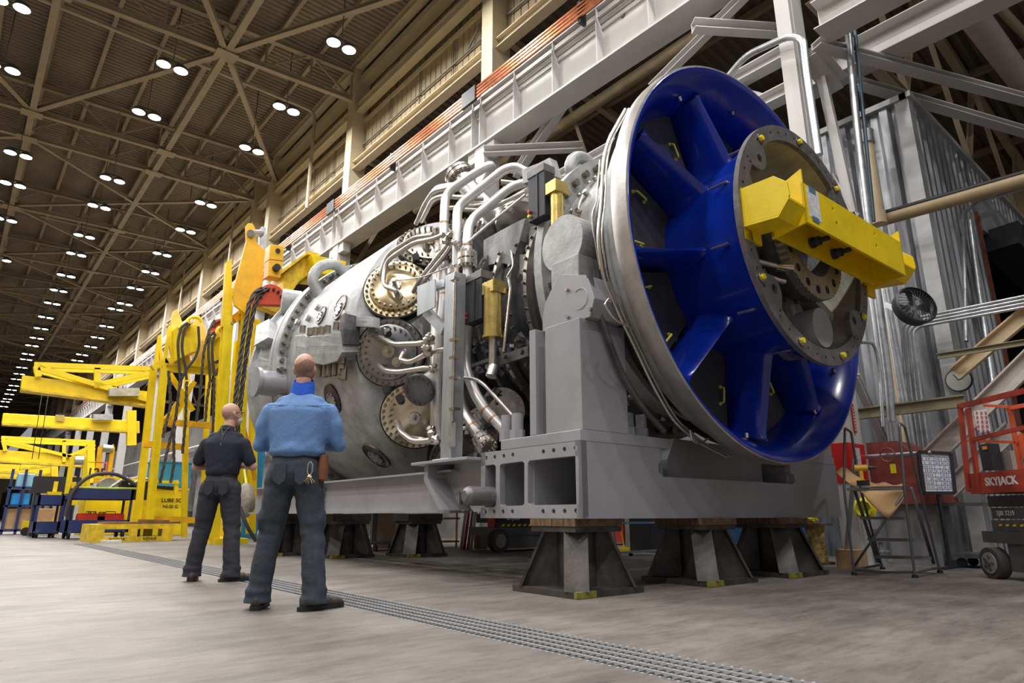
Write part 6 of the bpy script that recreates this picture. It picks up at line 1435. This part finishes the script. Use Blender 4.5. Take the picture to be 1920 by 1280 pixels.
def sole(P,a,ang):
    d=V((math.sin(ang),math.cos(ang),0)); s=V((d.y,-d.x,0)); o=[]
    for t,w in ((-.115,.02),(-.10,.035),(-.05,.043),(.0,.043),(.08,.05),(.15,.055),(.2,.048),(.235,.03),(.245,.008)): o.append((t,w))
    pts=[V((a[0],a[1],0))+d*t+s*w for t,w in o]+[V((a[0],a[1],0))+d*t-s*w for t,w in reversed(o)]
    m=MB(); N=len(pts); m.add(pts+[p+V((0,0,.028)) for p in pts],[tuple(range(N-1,-1,-1)),tuple(range(N,2*N))]+[(i,(i+1)%N,N+(i+1)%N,N+i) for i in range(N)]); return m
def hand(mb,w,d,up,sc=1.,side=1,curl=.5):
    # w wrist, d direction of the hand, up back-of-hand normal: palm, four unequal bent fingers and a side thumb
    w=V(w);d=V(d).normalized();up=V(up);up=(up-d*up.dot(d)).normalized();s=d.cross(up)*side
    pal=w+d*.05*sc
    for k in (-1,-.33,.33,1): cap(mb,[(*(w+s*.018*k*sc),.017*sc),(*(w+d*.085*sc+s*.03*k*sc),.013*sc)],8)
    for k,(o,L) in enumerate(((-.033,.068),(-.011,.08),(.011,.084),(.033,.074))):
        b=w+d*.09*sc+s*(-o)*sc; c1=(d*math.cos(curl*.6)-up*math.sin(curl*.6)); c2=(d*math.cos(curl*1.5)-up*math.sin(curl*1.5)); c3=(d*math.cos(curl*2.2)-up*math.sin(curl*2.2))
        p1=b+c1*L*.48*sc;p2=p1+c2*L*.32*sc;p3=p2+c3*L*.26*sc
        cap(mb,[(*b,.0095*sc),(*p1,.009*sc),(*p2,.0082*sc),(*p3,.0075*sc)],8)
    t0=w+d*.025*sc+s*.028*sc; t1=t0+(s*.8+d*.7-up*.2).normalized()*.04*sc; t2=t1+(d*.95+s*.3-up*.3).normalized()*.035*sc
    cap(mb,[(*t0,.014*sc),(*t1,.011*sc),(*t2,.0095*sc)],8)
def head(mb,c,yaw,tilt=0):
    R=(MX.Rotation(-yaw,3,'Z')@MX.Rotation(tilt,3,'X')); c=V(c)
    B=lambda o,r: ball(mb,c+R@V(o),r,18,12,R)
    B((0,-.012,.03),(.076,.098,.092)); B((0,.02,-.02),(.066,.078,.085)); B((0,.045,-.075),(.045,.045,.04)); B((0,.07,-.095),(.022,.02,.018))
    B((0,.098,-.02),(.013,.02,.018)); B((0,.092,.0),(.009,.014,.025)); B((.032,.075,-.03),(.022,.018,.018)); B((-.032,.075,-.03),(.022,.018,.018)); B((0,.083,.022),(.05,.014,.01)); B((0,.085,-.062),(.026,.012,.007)); B((0,.083,-.071),(.022,.012,.006))
    for s in (-1,1): B((.077*s,-.005,-.01),(.008,.018,.03)); B((.082*s,-.014,.0),(.007,.012,.022)); B((.078*s,.0,-.032),(.007,.009,.01))
    return R,c
def person(name_lab,P,rz,H,spec):
    t=thing('person',name_lab,'person',P); s=H/1.8; S3=lambda mb:(setattr(mb,'v',[v*s for v in mb.v]),mb)[1]
    fl,frr=spec['feet']  # (x,y,toe angle) left, right
    hipL=V((-.095,0,.93));hipR=V((.095,0,.93)); bd=spec.get('broad',1.)
    # skin body
    b=MB(); R,hc=head(b,spec['head'],spec['headyaw'],spec.get('tilt',0))
    cap(b,[(0,-.005,1.44,.062),(0,.0,1.50,.06),(hc.x,hc.y-.01,1.6,.056)])
    loft(b,[(0,0,.95,.13,.09),(0,.0,1.1,.13,.09),(0,0,1.3,.15,.09),(0,0,1.42,.16,.075),(0,0,1.47,.1,.06)])
    for hip,f in ((hipL,fl),(hipR,frr)): cap(b,[(*hip,.085),((hip.x+f[0])/2,(f[1])/2+.02,.5,.05),(f[0],f[1],.12,.04)])
    for a in spec['arms']:
        cap(b,[(*p,r*.78) for p,r in a['pts']]); hand(b,a['hand'][0],a['hand'][1],a['hand'][2],1.05,a['side'],a.get('curl',.5))
    place(S3(rem(b,.0085,3)),P,rz,'body',SKIN,t)
    # trousers
    m=MB(); loft(m,[(0,-.005,.83,.15*bd,.115),(0,-.02,.92,.165*bd,.138),(0,-.014,.98,.157*bd,.132),(0,-.004,1.055,.142*bd,.117)])
    for sx in (-1,1): ball(m,(sx*.078*bd,-.075,.915),(.085,.075,.095))
    for sx,hip,f in ((-1,hipL,fl),(1,hipR,frr)):
        kx,ky=hip.x*.45+f[0]*.55,f[1]*.5+.015
        cap(m,[(hip.x*1.0,-.01,.9,.112),(hip.x*.8+f[0]*.2,0,.72,.1),(kx,ky,.5,.083),(kx*.5+f[0]*.5,f[1]*.75-.01,.32,.08),(f[0],f[1]-.008,.12,.082)],18)
        cap(m,[(f[0],f[1]-.008,.14,.083),(f[0],f[1]-.008,.05,.094)],18)
        if spec.get('cargo') : ball(m,(kx*.7+hip.x*.3+.07*sx,.0,.6),(.035,.07,.085))
    def wr(v,n):
        k=.5+1.2*max(0,1-abs(v.z-.5)/.14)+1.6*max(0,1-abs(v.z-.12)/.14)+.9*max(0,1-abs(v.z-.85)/.1)
        q=V((v.x*7,v.y*7,v.z*20)); return v+n*(noise.noise(q)*.0075*k+noise.noise(V((v.x*25,v.y*25,v.z*9)))*.002)
    o=rem(m,.011,5,wr); o.v=[V((v.x,v.y,max(v.z,.045))) for v in o.v]
    place(S3(o),P,rz,'trousers',spec['pants'],t)
    # pockets and belt
    pk=MB()
    for sx in (-1,1): pk.add([V((sx*x,-.158-.0*x,z)) for x,z in ((.03,.97),(.115,.975),(.118,.86),(.07,.83),(.032,.86))]+[V((sx*x,-.14,z)) for x,z in ((.03,.97),(.115,.975),(.118,.86),(.07,.83),(.032,.86))],[(0,1,2,3,4),(9,8,7,6,5),(0,5,6,1),(1,6,7,2),(2,7,8,3),(3,8,9,4),(4,9,5,0)])
    place(S3(pk),P,rz,'back_pocket',spec['pants'],t)
    m=MB(); n=40; vs=[]
    for z,r_ in ((1.02,1.0),(1.02,1.03),(1.058,1.03),(1.058,1.0)):
        for j in range(n):
            a=2*PI*j/n; c_,s_=math.cos(a),math.sin(a); vs.append(V((.147*bd*r_*math.copysign(abs(c_)**.87,c_),-.005+.124*r_*math.copysign(abs(s_)**.87,s_),z)))
    m.add(vs,[(k*n+j,k*n+(j+1)%n,((k+1)%4)*n+(j+1)%n,((k+1)%4)*n+j) for k in range(4) for j in range(n)],True); place(S3(m),P,rz,'belt',BLACK,t)
    # shirt
    m=MB(); zt=spec.get('hem',1.035)
    bl_=spec.get('blouse',0); loft(m,[(0,-.005,zt,.152*bd,.128),(0,-.008,zt+.03,(.166+bl_)*bd,.142+bl_),(0,-.01,1.13,(.17+bl_*.6)*bd,.145),(0,-.02,1.26,.19*bd,.138),(0,-.03,1.36,.2*bd,.124),(0,-.028,1.405,.162*bd,.105),(0,-.022,1.45,.115*bd,.082),(0,-.014,1.49,.085,.068),(0,-.012,1.515,.072,.06)])
    for sx in (-1,1): ball(m,(sx*.162*bd,-.015,1.36),(.078,.076,.07)); ball(m,(sx*.09,-.02,1.435),(.09,.062,.05)); ball(m,(sx*.085,-.07,1.32),(.1,.06,.12))
    for a in spec['arms']:
        pts=a['pts'][:a['sleeve']]; cap(m,[(*p,r) for p,r in pts],16)
    def ws(v,n):
        k=.5+1.8*max(0,1-abs(v.z-zt-.06)/.1)+.9*max(0,abs(v.x)-.17)*6
        q=V((v.x*9,v.y*6,v.z*6+v.x*4)); return v+n*(noise.noise(q)*.0075*k+noise.noise(V((v.x*5,v.y*18,v.z*16-v.x*12)))*.004*k)
    place(S3(rem(m,.011,4,ws)),P,rz,'shirt',spec['shirt'],t)
    # yoke seam and collar
    cl=MB(); n=24; vs=[]
    for z,r_ in ((1.49,.078),(1.535,.066),(1.54,.06),(1.50,.068)):
        for j in range(n): a=2*PI*j/n; vs.append(V((r_*math.cos(a)*1.04,-.008+r_*math.sin(a),z+.012*math.sin(a)*-1)))
    cl.add(vs,[(k*n+j,k*n+(j+1)%n,(k+1)*n+(j+1)%n,(k+1)*n+j) for k in range(3) for j in range(n)],True); place(S3(cl),P,rz,'collar',spec['shirt'],t)
    if spec.get('yoke'):
        place(S3(MB().tube([(-.2*bd,-.085,1.40),(-.12,-.128,1.392),(0,-.142,1.388),(.12,-.128,1.392),(.2*bd,-.085,1.40)],.0035,n=6)),P,rz,'yoke_seam',spec['shirt'],t)
    # boots
    for f in (fl,frr):
        m=MB(); boot(m,f[:2],f[2]); o=place(S3(rem(m,.009,3)),P,rz,'boot',spec['boot'],t); so=place(S3(sole(P,f[:2],f[2])),P,rz,'sole',BLACK,o)
    # hair: close-cropped cap round the back and sides
    hm=MB(); 
    for (o_,r_) in (((0,-.012,.03),(.0775,.0995,.0935)),((0,.0,-.02),(.0695,.078,.08))): ball(hm,hc+R@V(o_),r_,22,14,R)
    hz=spec['hair']
    def keep(v):
        q=R.inverted()@(v-hc); return q.y<.03-.25*max(0,q.z-hz[0])*4 and hz[1]<q.z<hz[0]+.02*math.sin(q.x*40)
    o=rem(hm,.006,2); ok=[keep(v) for v in o.v]; o.f=[f for f in o.f if all(ok[i] for i in f)]; o.sm=[True]*len(o.f)
    used=sorted({i for f in o.f for i in f}); mp2={u:i for i,u in enumerate(used)}; o.v=[o.v[u] for u in used]; o.f=[tuple(mp2[i] for i in f) for f in o.f]
    place(S3(o),P,rz,'hair',spec['hairm'],t)
    return t,R,hc,s
DENIM=mat('denim_blue',(.13,.25,.50),.85,var=.1,scale=60,bump=.3,bs=150)
DENIM2=mat('dark_jeans',(.04,.052,.07),.85,var=.18,scale=30,bump=.3,bs=150)
NAVYP=mat('navy_polo',(.012,.016,.03),.85,var=.15,scale=40,bump=.2,bs=150)
CHAR=mat('charcoal_trousers',(.030,.030,.042),.85,var=.15,scale=30,bump=.2,bs=150)
BOOTG=mat('grey_boot',(.035,.03,.027),.7,var=.2); BOOTB=mat('brown_boot',(.06,.035,.022),.6,var=.2)
HB=mat('cropped_hair_brown',(.30,.175,.125),.8,var=.2,scale=60); HG=mat('cropped_hair_pale',(.46,.27,.2),.7,var=.12,scale=60)
# first man: blue denim shirt
P1=V((1.925,4.72,0)); R1=-.62
def arms(bd,el,sleeveL,sleeveR,yel=.03):
    sh=.185*bd
    L={'pts':[((-sh,-.01,1.355),.072),((-sh-.045,.0,1.26),.066),((-sh*.35-el*.65,.01,1.185),.064 if sleeveL<5 else .058),((-el,yel,1.125),.053),((-.16,.17,1.14),.046),((.02,.2,1.16),.036),((.07,.195,1.17),.03)],'sleeve':sleeveL,'side':1,'hand':((.08,.19,1.175),(.85,.1,.3),(.0,1,0)),'curl':.6}
    Rr={'pts':[((sh,-.01,1.355),.072),((sh+.045,.0,1.26),.066),((sh*.35+el*.65,.01,1.185),.064 if sleeveR<5 else .058),((el,yel,1.13),.053),((.17,.2,1.15),.046),((.0,.245,1.15),.036),((-.07,.24,1.16),.03)],'sleeve':sleeveR,'side':-1,'hand':((-.08,.24,1.165),(-.85,.05,.15),(0,1,0)),'curl':.6}
    return [L,Rr]
spec=dict(feet=((-.195,.06,-.1),(.2,-.03,.75)),head=(.0,.015,1.685),headyaw=.05,tilt=.06,broad=1.12,blouse=.016,arms=arms(1.12,.28,6,6),pants=DENIM2,shirt=DENIM,yoke=True,cargo=True,boot=BOOTG,hair=(.05,-.09),hairm=HB,hem=1.03)
t,R,hc,s=person('person in a blue denim shirt and dark jeans seen from behind, arms folded',P1,R1,1.835,spec)
gm=MB(); n=28; vs=[]
for z,rx,ry,y in ((1.505,.088,.088,-.005),(1.54,.085,.085,-.003),(1.575,.078,.08,.0),(1.6,.074,.08,.005),(1.6,.068,.073,.005),(1.55,.07,.07,0)):
    for j in range(n): a=2*PI*j/n; vs.append(V((rx*math.cos(a),y+ry*math.sin(a),z+.03*math.sin(a)+.004*math.sin(a*5))))
gm.add(vs,[(k*n+j,k*n+(j+1)%n,(k+1)*n+(j+1)%n,(k+1)*n+j) for k in range(5) for j in range(n)],True); gm.v=[v*s for v in gm.v]
place(gm,P1,R1,'neck_gaiter',mat('royal_blue_cloth',(.01,.09,.55),.8,var=.1,bump=.3,bs=30),t)
R3=MX.Rotation(R1,3,'Z'); W=lambda x,y,z,P_=P1,Rq=R3:P_+Rq@V((x,y,z))
k=thing('key_bunch','bunch of brass keys hanging on a carabiner at the belt of the denim-shirted person','keys',W(.13,-.17,.9))
KEY=mat('key_brass',(.65,.52,.33),.3,.9,var=.3,scale=30)
kc=W(.135,-.165,.93); MB().tube([kc+V((0,0,.08)),kc+V((.014,-.01,.06)),kc+V((.014,-.01,0)),kc+V((0,0,-.02)),kc+V((-.012,.01,0)),kc+V((-.012,.01,.06)),kc+V((0,0,.08))],.0045,n=8,bend=.01).build('carabiner',PIPE,k)
rg=random.Random(9)
for i in range(9):
    d=V((rg.uniform(-1,1),rg.uniform(-.5,.5),rg.uniform(-1.4,-.6))).normalized(); q=kc+V((0,0,-.02)); e_=d.cross(V((0,1,.2))).normalized()
    MB().bar(q+d*.015,q+d*.06,.007,.003,up=e_).cyl(q+d*.0-e_*.0,q+d*.018,.011,n=10).build('key',KEY,k)
h=thing('leather_pouch','brown leather tool pouch on the right hip of the denim-shirted person','pouch',W(.2,-.03,.85))
MB().lathe([(0,.0),(.02,.035),(.1,.04),(.19,.03),(.2,0)],W(.205,-.06,.87),(0,0,1),14).build('pouch_body',mat('brown_leather',(.2,.07,.03),.6,var=.2),h)
# second man: navy polo, charcoal trousers
P2=V((2.14,7.16,0)); R2=-.62
spec=dict(feet=((-.2,.05,-.3),(.2,-.02,.95)),head=(.015,.03,1.675),headyaw=.75,tilt=.1,broad=1.0,arms=arms(1.0,.29,3,3),pants=CHAR,shirt=NAVYP,boot=BOOTB,hair=(.01,-.085),hairm=HG,hem=1.03)
t,R,hc,s=person('person in a navy polo shirt and charcoal trousers with head turned right',P2,R2,1.80,spec)
gl=MB()
for sx in (-1,1): gl.tube([hc+R@V((sx*.083,-.01,.015)),hc+R@V((sx*.08,.06,.017)),hc+R@V((sx*.066,.102,.015))],.0028,n=6)
gl.tube([hc+R@V((-.066,.102,.015)),hc+R@V((0,.118,.02)),hc+R@V((.066,.102,.015))],.003,n=6)
for sx in (-1,1): c=hc+R@V((sx*.034,.112,.004)); gl.lathe([(0,.024),(.003,.026),(.003,.022),(0,.024)],c,R@V((0,1,0)),18)
gl.v=[v*s for v in gl.v]; place(gl,P2,R2,'glasses',DARK,t)
mk=MB(); ball(mk,hc+R@V((0,.062,-.058)),(.058,.052,.05),20,12,R)
for sx in (-1,1): mk.tube([hc+R@V((sx*.055,.07,-.04)),hc+R@V((sx*.083,.0,-.012))],.002,n=5)
mk.v=[v*s for v in mk.v]; place(mk,P2,R2,'face_mask',mat('pale_mask',(.65,.62,.58),.8,var=0),t)
lc=MB().tube([(-.05,-.06,1.54),(-.02,-.105,1.49),(0,-.128,1.43),(0,-.148,1.36)],.003,n=6).tube([(.05,-.06,1.54),(.02,-.105,1.49),(0,-.128,1.43)],.003,n=6).cyl((0,-.148,1.36),(0,-.152,1.33),.007,n=8); lc.v=[v*s for v in lc.v]
place(lc,P2,R2,'glasses_cord',mat('grey_cord',(.12,.12,.13),.6),t)
